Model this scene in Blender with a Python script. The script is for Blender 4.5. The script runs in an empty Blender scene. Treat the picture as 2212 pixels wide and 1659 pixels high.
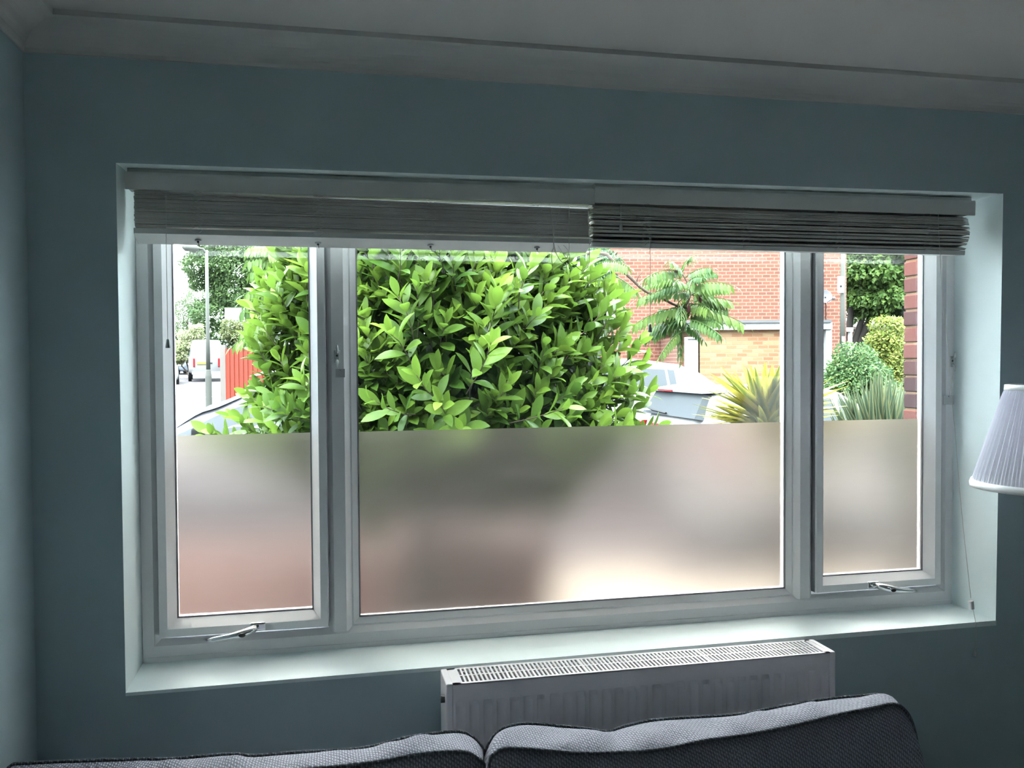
import bpy, math, random
import numpy as np
from mathutils import Vector, Matrix, Euler

# ------------------------------------------------------------------ camera, sky, sun, exposure
sc = bpy.context.scene
COL = sc.collection
FPX = 1880.65
CAM = Vector((0.4692, -2.1907, 1.6239))
ROT = Euler((1.5459, 0.0066, -0.2117), 'XYZ')
cd = bpy.data.cameras.new('camera'); cam = bpy.data.objects.new('camera', cd); COL.objects.link(cam)
cam.location = CAM; cam.rotation_euler = ROT
cd.sensor_width = 36.0; cd.lens = FPX / 2212 * 36.0; cd.clip_start = 0.02; cd.clip_end = 500
sc.camera = cam
RM = ROT.to_matrix()

def P(px, py, y=None, d=None, x=None, z=None):
    """world point seen at a photo pixel, on a plane y=, x=, z= or at depth d"""
    r = RM @ Vector(((px - 1106) / FPX, (829.5 - py) / FPX, -1))
    if d is not None: t = d
    elif y is not None: t = (y - CAM.y) / r.y
    elif x is not None: t = (x - CAM.x) / r.x
    else: t = (z - CAM.z) / r.z
    return CAM + t * r

w = bpy.data.worlds.new('overcast_sky'); sc.world = w; w.use_nodes = True
nt = w.node_tree; nt.nodes.clear()
wo = nt.nodes.new('ShaderNodeOutputWorld'); bg = nt.nodes.new('ShaderNodeBackground')
tc = nt.nodes.new('ShaderNodeTexCoord'); sx = nt.nodes.new('ShaderNodeSeparateXYZ'); mr = nt.nodes.new('ShaderNodeMapRange')
nt.links.new(tc.outputs['Generated'], sx.inputs[0]); nt.links.new(sx.outputs['Z'], mr.inputs['Value'])
mr.inputs['From Min'].default_value = 0; mr.inputs['From Max'].default_value = 1
mr.inputs['To Min'].default_value = 5.0; mr.inputs['To Max'].default_value = 32.0
nt.links.new(mr.outputs['Result'], bg.inputs['Strength'])
bg.inputs['Color'].default_value = (0.84, 0.945, 1.0, 1)
nt.links.new(bg.outputs[0], wo.inputs['Surface'])

sd = bpy.data.lights.new('sun', 'SUN'); sun = bpy.data.objects.new('sun', sd); COL.objects.link(sun)
sd.energy = 10.0; sd.angle = math.radians(25); sd.color = (1.0, 0.96, 0.9)
sun.rotation_euler = Vector((0.35, 0.55, -0.95)).to_track_quat('-Z', 'Y').to_euler()
sun.location = (0, -2, 8)

vs = sc.view_settings
vs.view_transform = 'Standard'; vs.look = 'None'; vs.gamma = 1.0; vs.exposure = 2.2; vs.use_curve_mapping = False
sc.cycles.max_bounces = 10; sc.cycles.transparent_max_bounces = 16; sc.cycles.diffuse_bounces = 6
sc.cycles.sample_clamp_indirect = 6.0; sc.cycles.caustics_refractive = True

# ------------------------------------------------------------------ helpers
WL = {}
class MB:
    def __init__(s): s.v = []; s.f = []; s.t = []; s.cur = 0.5; s.any = False
    def add(s, vs_, fs, tint=None):
        o = len(s.v); s.v += [tuple(p) for p in vs_]
        s.f += [tuple(i + o for i in f) for f in fs]
        if tint is None: s.t += [s.cur] * len(vs_)
        elif hasattr(tint, '__len__'): s.t += list(tint); s.any = True
        else: s.t += [tint] * len(vs_); s.any = True
    def box(s, a, b, M=None):
        x0, y0, z0 = a; x1, y1, z1 = b
        v = [Vector(q) for q in ((x0,y0,z0),(x1,y0,z0),(x1,y1,z0),(x0,y1,z0),(x0,y0,z1),(x1,y0,z1),(x1,y1,z1),(x0,y1,z1))]
        if M: v = [M @ q for q in v]
        s.add(v, [(0,3,2,1),(4,5,6,7),(0,1,5,4),(1,2,6,5),(2,3,7,6),(3,0,4,7)])
    def prism(s, poly, axis, a, b, M=None):
        """poly of 2D points extruded along an axis from a to b"""
        n = len(poly)
        def mk(p, q):
            if axis == 'x': return Vector((q, p[0], p[1]))
            if axis == 'y': return Vector((p[0], q, p[1]))
            return Vector((p[0], p[1], q))
        v = [mk(p, a) for p in poly] + [mk(p, b) for p in poly]
        if M: v = [M @ q for q in v]
        s.add(v, [tuple(range(n))[::-1], tuple(range(n, 2*n))] + [(i, (i+1) % n, n + (i+1) % n, n + i) for i in range(n)])
    def tube(s, pts, r, n=8, cap=True):
        pts = [Vector(p) for p in pts]; m = len(pts)
        rs = r if hasattr(r, '__len__') else [r] * m
        vv = []; up = None
        for i, p in enumerate(pts):
            d = (pts[min(i+1, m-1)] - pts[max(i-1, 0)])
            d = d.normalized() if d.length > 1e-9 else Vector((0,0,1))
            if up is None: up = d.orthogonal().normalized()
            else:
                up = up - d * up.dot(d); up = up.normalized() if up.length > 1e-6 else d.orthogonal().normalized()
            q = d.cross(up)
            for k in range(n):
                a = 2 * math.pi * k / n; vv.append(p + (up * math.cos(a) + q * math.sin(a)) * rs[i])
        f = []
        for i in range(m-1):
            for k in range(n):
                f.append((i*n+k, i*n+(k+1) % n, (i+1)*n+(k+1) % n, (i+1)*n+k))
        if cap: f += [tuple(range(n))[::-1], tuple(range((m-1)*n, m*n))]
        s.add(vv, f)
    def cyl(s, a, b, r, n=24): s.tube([a, b], r, n)
    def lathe(s, c, prof, n=32, M=None, closed=False):
        vv = []; m = len(prof)
        for r, z in prof:
            for k in range(n):
                a = 2*math.pi*k/n; q = Vector((r*math.cos(a), r*math.sin(a), z))
                if M: q = M @ q
                vv.append(q + Vector(c))
        f = [(i*n+k, i*n+(k+1) % n, ((i+1) % m)*n+(k+1) % n, ((i+1) % m)*n+k) for i in range(m if closed else m-1) for k in range(n)]
        if not closed:
            if prof[0][0] > 1e-6: f.append(tuple(range(n))[::-1])
            if prof[-1][0] > 1e-6: f.append(tuple(range((m-1)*n, m*n)))
        s.add(vv, f)
    def ball(s, c, r, n=16, sc_=(1,1,1)):
        m = n // 2
        vv = []
        for i in range(1, m):
            for k in range(n):
                t = math.pi*i/m; a = 2*math.pi*k/n
                vv.append((c[0]+r*sc_[0]*math.sin(t)*math.cos(a), c[1]+r*sc_[1]*math.sin(t)*math.sin(a), c[2]+r*sc_[2]*math.cos(t)))
        N = len(vv); vv += [(c[0], c[1], c[2]+r*sc_[2]), (c[0], c[1], c[2]-r*sc_[2])]
        f = [(i*n+k, (i+1)*n+k, (i+1)*n+(k+1) % n, i*n+(k+1) % n) for i in range(m-2) for k in range(n)]
        f += [(N, k, (k+1) % n) for k in range(n)] + [(N+1, (m-2)*n+(k+1) % n, (m-2)*n+k) for k in range(n)]
        s.add(vv, f)
    def frame_loop(s, rect, prof):
        """mitred picture frame in the xz plane; prof = closed list of (inset, y)"""
        x0, z0, x1, z1 = rect; m = len(prof); vv = []
        for i, y in prof:
            vv += [(x0+i, y, z0+i), (x1-i, y, z0+i), (x1-i, y, z1-i), (x0+i, y, z1-i)]
        f = []
        for j in range(m):
            k = (j+1) % m
            for c in range(4): f.append((j*4+c, j*4+(c+1) % 4, k*4+(c+1) % 4, k*4+c))
        s.add(vv, f)
    def build(s, name, mat, parent=None, loc=None, rotz=0, smooth=False, bevel=0, sub=0, recalc=True):
        vs_ = s.v; me = bpy.data.meshes.new(name)
        if loc is None:
            if parent is not None: loc = WL[parent.name]
            else:
                a = np.array(vs_, dtype=float); loc = Vector(((a[:,0].min()+a[:,0].max())/2, (a[:,1].min()+a[:,1].max())/2, a[:,2].min()))
        loc = Vector(loc); Ri = Matrix.Rotation(-rotz, 3, 'Z')
        A = np.array(vs_, dtype=float) - np.array(loc); A = A @ np.array(Ri).T
        me.from_pydata([tuple(q) for q in A.tolist()], [], s.f)
        if s.any:
            at = me.attributes.new('tint', 'FLOAT', 'POINT'); at.data.foreach_set('value', np.array(s.t, dtype=np.float32))
        me.materials.append(mat)
        if recalc:
            import bmesh
            b = bmesh.new(); b.from_mesh(me); bmesh.ops.recalc_face_normals(b, faces=b.faces[:]); b.to_mesh(me); b.free()
        if smooth: me.polygons.foreach_set('use_smooth', [True]*len(me.polygons))
        o = bpy.data.objects.new(name, me); COL.objects.link(o)
        if parent is not None:
            o.parent = parent; o.location = loc - WL[parent.name]
        else: o.location = loc
        o.rotation_euler = (0, 0, rotz); WL[o.name] = loc
        if bevel:
            md = o.modifiers.new('bevel', 'BEVEL'); md.width = bevel; md.segments = 3; md.limit_method = 'ANGLE'; md.angle_limit = 0.6
            md.harden_normals = False
        if sub:
            md = o.modifiers.new('subd', 'SUBSURF'); md.levels = sub; md.render_levels = sub
        return o

def tag(o, label=None, cat=None, group=None, kind=None):
    if label: o['label'] = label
    if cat: o['category'] = cat
    if group: o['group'] = group
    if kind: o['kind'] = kind
    return o
def thing(name, label, cat, loc, group=None, kind=None):
    o = bpy.data.objects.new(name, None); COL.objects.link(o); o.location = Vector(loc); o.empty_display_size = 0.1
    WL[o.name] = Vector(loc); return tag(o, label, cat, group, kind)

# ------------------------------------------------------------------ materials
def srgb(r, g, b):
    f = lambda c: (c/255/12.92) if c/255 <= 0.04045 else ((c/255+0.055)/1.055)**2.4
    return (f(r), f(g), f(b), 1)
def base_mat(name):
    m = bpy.data.materials.new(name); m.use_nodes = True
    return m, m.node_tree, m.node_tree.nodes['Principled BSDF']
def mat(name, col, rough=0.5, metal=0.0, spec=0.5, var=0.0, vscale=5.0, bump=0.0, bscale=200.0, coat=0.0, alpha=1.0):
    m, t, b = base_mat(name); c = tuple(col[:3]) + (1,)
    b.inputs['Base Color'].default_value = c; b.inputs['Roughness'].default_value = rough
    b.inputs['Metallic'].default_value = metal; b.inputs['Specular IOR Level'].default_value = spec
    b.inputs['Coat Weight'].default_value = coat
    tcn = t.nodes.new('ShaderNodeTexCoord')
    if var:
        n = t.nodes.new('ShaderNodeTexNoise'); n.inputs['Scale'].default_value = vscale; n.inputs['Detail'].default_value = 4
        mx = t.nodes.new('ShaderNodeMix'); mx.data_type = 'RGBA'
        mx.inputs['A'].default_value = tuple(v*(1-var) for v in c[:3])+(1,); mx.inputs['B'].default_value = tuple(min(1, v*(1+var)) for v in c[:3])+(1,)
        t.links.new(tcn.outputs['Object'], n.inputs['Vector']); t.links.new(n.outputs['Fac'], mx.inputs['Factor'])
        t.links.new(mx.outputs['Result'], b.inputs['Base Color'])
    if bump:
        n = t.nodes.new('ShaderNodeTexNoise'); n.inputs['Scale'].default_value = bscale; n.inputs['Detail'].default_value = 3
        bp = t.nodes.new('ShaderNodeBump'); bp.inputs['Strength'].default_value = bump; bp.inputs['Distance'].default_value = 0.002
        t.links.new(tcn.outputs['Object'], n.inputs['Vector']); t.links.new(n.outputs['Fac'], bp.inputs['Height']); t.links.new(bp.outputs[0], b.inputs['Normal'])
    return m
def brick_mat(name, c1, c2, mortar, bw=0.225, bh=0.075, ms=0.010, dark=None, bump=0.6):
    m, t, b = base_mat(name)
    tcn = t.nodes.new('ShaderNodeTexCoord'); sp = t.nodes.new('ShaderNodeSeparateXYZ'); ad = t.nodes.new('ShaderNodeMath'); ad.operation = 'ADD'
    cb = t.nodes.new('ShaderNodeCombineXYZ'); br = t.nodes.new('ShaderNodeTexBrick')
    t.links.new(tcn.outputs['Object'], sp.inputs[0]); t.links.new(sp.outputs[0], ad.inputs[0]); t.links.new(sp.outputs[1], ad.inputs[1])
    t.links.new(ad.outputs[0], cb.inputs[0]); t.links.new(sp.outputs[2], cb.inputs[1]); t.links.new(cb.outputs[0], br.inputs['Vector'])
    br.inputs['Color1'].default_value = c1; br.inputs['Color2'].default_value = c2; br.inputs['Mortar'].default_value = mortar
    br.inputs['Scale'].default_value = 1; br.inputs['Brick Width'].default_value = bw; br.inputs['Row Height'].default_value = bh
    br.inputs['Mortar Size'].default_value = ms; br.inputs['Mortar Smooth'].default_value = 0.15; br.inputs['Bias'].default_value = 0
    n = t.nodes.new('ShaderNodeTexNoise'); n.inputs['Scale'].default_value = 40; n.inputs['Detail'].default_value = 5
    t.links.new(tcn.outputs['Object'], n.inputs['Vector'])
    mx = t.nodes.new('ShaderNodeMix'); mx.data_type = 'RGBA'; mx.blend_type = 'MULTIPLY'; mx.inputs['Factor'].default_value = 0.5
    rp = t.nodes.new('ShaderNodeMapRange'); rp.inputs['To Min'].default_value = 0.55; rp.inputs['To Max'].default_value = 1.25
    t.links.new(n.outputs['Fac'], rp.inputs['Value']); t.links.new(br.outputs['Color'], mx.inputs['A']); t.links.new(rp.outputs[0], mx.inputs['B'])
    t.links.new(mx.outputs['Result'], b.inputs['Base Color'])
    bp = t.nodes.new('ShaderNodeBump'); bp.inputs['Strength'].default_value = bump; bp.inputs['Distance'].default_value = 0.01; bp.invert = True
    t.links.new(br.outputs['Fac'], bp.inputs['Height']); t.links.new(bp.outputs[0], b.inputs['Normal'])
    b.inputs['Roughness'].default_value = 0.9; b.inputs['Specular IOR Level'].default_value = 0.15
    return m
def leaf_mat(name, c_old, c_young, trans=0.35, rough=0.4, spec=0.5):
    m, t, b = base_mat(name)
    at = t.nodes.new('ShaderNodeAttribute'); at.attribute_name = 'tint'
    mx = t.nodes.new('ShaderNodeMix'); mx.data_type = 'RGBA'; mx.inputs['A'].default_value = c_old; mx.inputs['B'].default_value = c_young
    t.links.new(at.outputs['Fac'], mx.inputs['Factor']); t.links.new(mx.outputs['Result'], b.inputs['Base Color'])
    b.inputs['Roughness'].default_value = rough; b.inputs['Specular IOR Level'].default_value = spec
    tr = t.nodes.new('ShaderNodeBsdfTranslucent'); ms = t.nodes.new('ShaderNodeMixShader'); ms.inputs[0].default_value = trans
    t.links.new(mx.outputs['Result'], tr.inputs['Color']); t.links.new(b.outputs[0], ms.inputs[1]); t.links.new(tr.outputs[0], ms.inputs[2])
    t.links.new(ms.outputs[0], t.nodes['Material Output'].inputs['Surface'])
    return m
def glass_mat(name, tint=(0.96, 0.98, 0.97), refl=0.07):
    m, t, b = base_mat(name); t.nodes.remove(b)
    tr = t.nodes.new('ShaderNodeBsdfTransparent'); gl = t.nodes.new('ShaderNodeBsdfGlossy'); ms = t.nodes.new('ShaderNodeMixShader')
    fr = t.nodes.new('ShaderNodeFresnel'); fr.inputs[0].default_value = 1.5
    ad = t.nodes.new('ShaderNodeMath'); ad.operation = 'MULTIPLY_ADD'; ad.inputs[1].default_value = 0.9; ad.inputs[2].default_value = refl - 0.04
    tr.inputs[0].default_value = tint + (1,); gl.inputs['Roughness'].default_value = 0.0
    t.links.new(fr.outputs[0], ad.inputs[0]); t.links.new(ad.outputs[0], ms.inputs[0])
    t.links.new(tr.outputs[0], ms.inputs[1]); t.links.new(gl.outputs[0], ms.inputs[2]); t.links.new(ms.outputs[0], t.nodes['Material Output'].inputs['Surface'])
    return m
def film_mat(name):
    m, t, b = base_mat(name); t.nodes.remove(b)
    rf = t.nodes.new('ShaderNodeBsdfRefraction'); rf.inputs['Roughness'].default_value = 0.62; rf.inputs['IOR'].default_value = 1.15
    rf.inputs['Color'].default_value = (0.66, 0.56, 0.50, 1)
    tl = t.nodes.new('ShaderNodeBsdfTranslucent'); tl.inputs['Color'].default_value = (0.20, 0.165, 0.15, 1)
    df = t.nodes.new('ShaderNodeBsdfDiffuse'); df.inputs['Color'].default_value = (0.85, 0.86, 0.86, 1)
    m1 = t.nodes.new('ShaderNodeMixShader'); m1.inputs[0].default_value = 0.28
    m2 = t.nodes.new('ShaderNodeMixShader'); m2.inputs[0].default_value = 0.10
    # faint smears left on the film
    tcn = t.nodes.new('ShaderNodeTexCoord'); mp = t.nodes.new('ShaderNodeMapping'); mp.inputs['Rotation'].default_value = (0, 0.35, 0); mp.inputs['Scale'].default_value = (1.6, 1, 9)
    n = t.nodes.new('ShaderNodeTexNoise'); n.inputs['Scale'].default_value = 2.2; n.inputs['Detail'].default_value = 4
    r = t.nodes.new('ShaderNodeMapRange'); r.inputs['From Min'].default_value = 0.5; r.inputs['From Max'].default_value = 0.75; r.inputs['To Min'].default_value = 0.10; r.inputs['To Max'].default_value = 0.16
    t.links.new(tcn.outputs['Object'], mp.inputs[0]); t.links.new(mp.outputs[0], n.inputs['Vector']); t.links.new(n.outputs['Fac'], r.inputs['Value']); t.links.new(r.outputs[0], m1.inputs[0])
    t.links.new(rf.outputs[0], m1.inputs[1]); t.links.new(tl.outputs[0], m1.inputs[2]); t.links.new(m1.outputs[0], m2.inputs[1]); t.links.new(df.outputs[0], m2.inputs[2])
    t.links.new(m2.outputs[0], t.nodes['Material Output'].inputs['Surface'])
    return m
def fabric_mat(name, c1, c2):
    m, t, b = base_mat(name)
    tcn = t.nodes.new('ShaderNodeTexCoord')
    w1 = t.nodes.new('ShaderNodeTexWave'); w1.wave_type = 'BANDS'; w1.bands_direction = 'X'; w1.inputs['Scale'].default_value = 55; w1.inputs['Distortion'].default_value = 1.5; w1.inputs['Detail'].default_value = 1
    w2 = t.nodes.new('ShaderNodeTexWave'); w2.wave_type = 'BANDS'; w2.bands_direction = 'DIAGONAL'; w2.inputs['Scale'].default_value = 48; w2.inputs['Distortion'].default_value = 1.5; w2.inputs['Detail'].default_value = 1
    mm = t.nodes.new('ShaderNodeMath'); mm.operation = 'MULTIPLY'
    n = t.nodes.new('ShaderNodeTexNoise'); n.inputs['Scale'].default_value = 220; n.inputs['Detail'].default_value = 2
    ad = t.nodes.new('ShaderNodeMath'); ad.operation = 'MULTIPLY_ADD'; ad.inputs[1].default_value = 0.7
    for q in (w1, w2, n): t.links.new(tcn.outputs['Object'], q.inputs['Vector'])
    t.links.new(w1.outputs['Fac'], mm.inputs[0]); t.links.new(w2.outputs['Fac'], mm.inputs[1]); t.links.new(n.outputs['Fac'], ad.inputs[0]); t.links.new(mm.outputs[0], ad.inputs[2])
    mx = t.nodes.new('ShaderNodeMix'); mx.data_type = 'RGBA'; mx.inputs['A'].default_value = c1; mx.inputs['B'].default_value = c2
    t.links.new(ad.outputs[0], mx.inputs['Factor']); t.links.new(mx.outputs['Result'], b.inputs['Base Color'])
    bp = t.nodes.new('ShaderNodeBump'); bp.inputs['Strength'].default_value = 0.7; bp.inputs['Distance'].default_value = 0.002
    t.links.new(ad.outputs[0], bp.inputs['Height']); t.links.new(bp.outputs[0], b.inputs['Normal'])
    b.inputs['Roughness'].default_value = 1.0; b.inputs['Specular IOR Level'].default_value = 0.1
    return m

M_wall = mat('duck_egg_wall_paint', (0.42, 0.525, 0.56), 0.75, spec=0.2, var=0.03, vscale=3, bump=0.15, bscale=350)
M_wall_lit = mat('duck_egg_wall_paint_lit', (0.84, 0.94, 0.95), 0.55, spec=0.3, var=0.03, vscale=6, bump=0.1, bscale=200)  # wall paint in a paler copy, window light put into its colour
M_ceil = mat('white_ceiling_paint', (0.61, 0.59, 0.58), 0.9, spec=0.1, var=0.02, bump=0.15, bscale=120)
M_floor = mat('light_carpet_floor', (0.33, 0.31, 0.28), 0.5, var=0.25, vscale=8)
M_upvc = mat('white_upvc', (0.84, 0.84, 0.86), 0.35, spec=0.5, var=0.02, vscale=8)
M_seal = mat('grey_rubber_seal', (0.26, 0.26, 0.28), 0.6)
M_blind = mat('white_painted_blind', (0.60, 0.60, 0.58), 0.5, var=0.05, vscale=20)
M_slat = mat('cream_blind_slats', (0.55, 0.54, 0.51), 0.5, var=0.08, vscale=15)
M_cord = mat('pale_cord', (0.62, 0.62, 0.58), 0.8)
M_plastic = mat('grey_plastic', (0.40, 0.41, 0.42), 0.4)
M_dark = mat('dark_plastic', (0.03, 0.03, 0.035), 0.4)
M_tag = mat('grey_tag_plastic', (0.52, 0.53, 0.54), 0.5)
M_clear = mat('clear_plastic', (0.65, 0.68, 0.68), 0.12, spec=0.8)
M_chrome = mat('polished_chrome', (0.85, 0.85, 0.87), 0.08, metal=1.0)
M_rad = mat('white_radiator_enamel', (0.74, 0.72, 0.75), 0.35, spec=0.5)
M_convect = mat('radiator_inside', (0.30, 0.30, 0.32), 0.6)
M_fab = fabric_mat('grey_woven_fabric', (0.030, 0.034, 0.042, 1), (0.37, 0.38, 0.45, 1))
M_pipe = fabric_mat('dark_grey_piping', (0.03, 0.035, 0.045, 1), (0.16, 0.175, 0.20, 1))
M_shade = leaf_mat('white_pleated_shade', (0.84, 0.83, 0.90, 1), (0.84, 0.83, 0.90, 1), 0.45, 0.9, 0.1)
M_glass = glass_mat('window_glass')
M_film = film_mat('frosted_film')
M_brick = brick_mat('red_brick', (0.03, 0.0085, 0.00475, 1), (0.021, 0.00575, 0.00325, 1), (0.043, 0.0225, 0.015, 1), bw=.175)
M_buff = brick_mat('buff_brick', (0.035, 0.0135, 0.0055, 1), (0.0475, 0.03, 0.015, 1), (0.0425, 0.026, 0.015, 1), bw=.2)
M_wing = brick_mat('dark_red_brick', (0.031, 0.01364, 0.0124, 1), (0.02108, 0.01054, 0.01054, 1), (0.03844, 0.0248, 0.0186, 1), ms=0.007)
M_darko = mat('black_outdoor_plastic', (0.0022, 0.0022, 0.0025), 0.6, spec=0.02)
M_whiteo = mat('white_outdoor_paint', (0.08, 0.08, 0.08), 0.6, spec=0.04)
M_white = mat('white_gloss_paint', (0.85, 0.85, 0.86), 0.4)
M_felt = mat('grey_roof_felt', (0.01984, 0.01984, 0.02108), 0.9, var=0.2, spec=0.04)
M_tarmac = mat('pinkish_tarmac', (0.0108, 0.00918, 0.00999), 0.95, var=0.08, vscale=2, spec=0.04)
M_line = mat('white_road_paint', (0.048, 0.048, 0.048), 0.8, spec=0.04)
M_paving = brick_mat('red_block_paving', (0.00936, 0.00442, 0.00416, 1), (0.00754, 0.00364, 0.00338, 1), (0.0078, 0.00572, 0.0052, 1), 0.2, 0.1, 0.006)
M_concrete = mat('pale_concrete', (0.05, 0.044, 0.037), 0.9, var=0.1, vscale=3, spec=0.04)
M_post = mat('grey_green_post_paint', (0.01296, 0.01368, 0.01224), 0.6, var=0.05, spec=0.04)
M_cpost = mat('concrete_fence_post', (0.0279, 0.02475, 0.0234), 0.9, var=0.08, spec=0.04)
M_fence = mat('red_stained_timber', (0.031, 0.00465, 0.00248), 0.8, var=0.25, vscale=6, spec=0.04)
M_carw = mat('white_car_paint', (0.044, 0.044, 0.0451), 0.3, spec=0.04)
M_cars = mat('silver_car_paint', (0.031, 0.0305, 0.035), 0.3, spec=0.04)
M_carb = mat('blue_grey_car_paint', (0.02356, 0.0279, 0.0341), 0.3, spec=0.04)
M_cglass = mat('car_glass', (0.0126, 0.01395, 0.0153), 0.3, spec=0.0)
M_tyre = mat('tyre_rubber', (0.00186, 0.00186, 0.00217), 0.8, spec=0.04)
M_alloy = mat('alloy_wheel', (0.0279, 0.0279, 0.02914), 0.35, metal=0.6, spec=0.04)
M_redl = mat('red_tail_lamp', (0.0403, 0.00186, 0.00248), 0.2, spec=0.04)
M_yel = mat('yellow_plate', (0.0527, 0.0403, 0.00744), 0.5, spec=0.04)
M_cyan = mat('cyan_sign_strip', (0.0031, 0.031, 0.03844), 0.5, spec=0.04)
M_bark = mat('grey_brown_bark', (0.01612, 0.01178, 0.0093), 0.9, var=0.3, vscale=20, bump=0.5, bscale=60, spec=0.04)
M_dbark = mat('dark_bark', (0.00372, 0.0031, 0.00279), 0.9, var=0.3, vscale=5, spec=0.04)
M_laurel = leaf_mat('laurel_leaf', (0.00414, 0.0138, 0.00276, 1), (0.03312, 0.0552, 0.00736, 1), 0.42, 0.35, 0.04)
M_sumac = leaf_mat('sumac_leaf', (0.0045, 0.015, 0.0045, 1), (0.027, 0.0435, 0.009, 1), 0.4, 0.5, 0.04)
M_tree = leaf_mat('tree_leaf', (0.0077, 0.0154, 0.00605, 1), (0.022, 0.0363, 0.0121, 1), 0.35, 0.6, 0.04)
M_tree2 = leaf_mat('pale_tree_leaf', (0.0156, 0.024, 0.0108, 1), (0.0312, 0.0432, 0.0204, 1), 0.35, 0.6, 0.04)
M_plane = leaf_mat('plane_leaf', (0.00644, 0.01564, 0.00322, 1), (0.023, 0.03864, 0.0092, 1), 0.35, 0.5, 0.04)
M_cream = leaf_mat('cream_blossom_leaf', (0.028, 0.0448, 0.014, 1), (0.119, 0.1148, 0.07, 1), 0.3, 0.6, 0.04)
M_hedge = leaf_mat('privet_leaf', (0.00552, 0.01656, 0.00644, 1), (0.02944, 0.04784, 0.01472, 1), 0.35, 0.5, 0.04)
M_gold = leaf_mat('golden_shrub_leaf', (0.02024, 0.03496, 0.00736, 1), (0.06256, 0.06624, 0.01472, 1), 0.35, 0.5, 0.04)
M_photin = leaf_mat('bronze_green_leaf', (0.01104, 0.02024, 0.00644, 1), (0.03864, 0.03864, 0.01656, 1), 0.35, 0.5, 0.04)
M_yucca = leaf_mat('yellow_variegated_leaf', (0.104, 0.0858, 0.0156, 1), (0.0156, 0.026, 0.0065, 1), 0.25, 0.45, 0.04)
M_phor = leaf_mat('green_sword_leaf', (0.0552, 0.0552, 0.02576, 1), (0.0092, 0.01748, 0.01104, 1), 0.2, 0.45, 0.04)
M_dead = leaf_mat('dry_leaf', (0.03864, 0.03036, 0.02208, 1), (0.0276, 0.02024, 0.0138, 1), 0.2, 0.8, 0.04)
M_dish = mat('grey_dish_metal', (0.02108, 0.02108, 0.02294), 0.6, spec=0.04)
M_roof = mat('brown_roof_tiles', (0.01364, 0.01054, 0.0093), 0.9, var=0.3, vscale=4, spec=0.04)
M_wbrick = leaf_mat('wing_brick', (0.00806, 0.0031, 0.00341, 1), (0.02232, 0.00682, 0.00527, 1), 0.0, 0.95, 0.04)
M_stone = mat('pale_stone', (0.0341, 0.031, 0.02728), 0.9, var=0.2, vscale=8, spec=0.04)

# ------------------------------------------------------------------ room shell
XL, XR, YB, ZC = -0.195, 3.9, -5.2, 2.408
def ringwall():
    m = MB()
    o = [(XL-.3, -.02), (XR+.3, -.02), (XR+.3, 2.75), (XL-.3, 2.75)]
    i = [(-.001, .8475), (2.392, .8545), (2.407, 2.106), (-.002, 2.095)]
    ib = [(0.0, .848), (2.400, .852), (2.404, 2.106), (0.0, 2.106)]
    vv = [(x, 0, z) for x, z in o] + [(x, 0, z) for x, z in i] + [(x, .31, z) for x, z in o] + [(x, .31, z) for x, z in ib]
    f = []
    for k in range(4):
        n = (k+1) % 4
        f += [(k, n, 4+n, 4+k), (8+k, 12+k, 12+n, 8+n), (4+k, 4+n, 12+n, 12+k), (k, 8+k, 8+n, n)]
    m.add(vv, f); return m
wf = tag(ringwall().build('wall_front', M_wall), kind='structure'); wf.data.materials.append(M_wall_lit)
for k in (2, 6, 10, 14): wf.data.polygons[k].material_index = 1  # reveal faces take the paler paint so they look lit by the window
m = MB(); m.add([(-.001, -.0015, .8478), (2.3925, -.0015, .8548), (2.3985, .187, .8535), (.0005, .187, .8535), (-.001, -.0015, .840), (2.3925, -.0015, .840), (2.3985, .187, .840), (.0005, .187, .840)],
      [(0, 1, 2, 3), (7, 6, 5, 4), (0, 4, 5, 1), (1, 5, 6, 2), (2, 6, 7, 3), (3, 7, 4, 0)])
tag(m.build('trim_1', M_wall_lit), kind='structure')
m = MB(); m.box((XL-.3, YB-.2, -.02), (XL, 0, 2.75)); tag(m.build('wall_left', M_wall), kind='structure')
m = MB(); m.box((XR, YB-.2, -.02), (XR+.3, 0, 2.75)); tag(m.build('wall_right', M_wall), kind='structure')
m = MB(); m.box((XL, YB-.2, -.02), (XR, YB, 2.75)); tag(m.build('wall_back', M_wall), kind='structure')
m = MB(); m.box((XL, YB, -.12), (XR, 0, 0)); tag(m.build('floor', M_floor), kind='structure')
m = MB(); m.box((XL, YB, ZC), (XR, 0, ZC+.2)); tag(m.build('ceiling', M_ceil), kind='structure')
def cove(n0=10):
    pr = [(0, 2.337)]
    for k in range(n0+1):                        # concave quarter
        a = math.pi/2*k/n0; pr.append((-.004-.084*(1-math.cos(a)), 2.338+.058*math.sin(a)))
    pr += [(-.088, ZC+.002), (0, ZC+.002)]
    return pr
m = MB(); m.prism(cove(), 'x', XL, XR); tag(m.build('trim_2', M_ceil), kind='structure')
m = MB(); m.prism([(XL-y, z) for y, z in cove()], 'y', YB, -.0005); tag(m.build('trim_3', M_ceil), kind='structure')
m = MB(); m.box((XL, -.016, 0), (XR, 0, .12)); tag(m.build('baseboard_front', M_white, bevel=.003), kind='structure')
m = MB(); m.box((XL, YB, 0), (XL+.016, -.016, .12)); tag(m.build('baseboard_left', M_white, bevel=.003), kind='structure')

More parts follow.
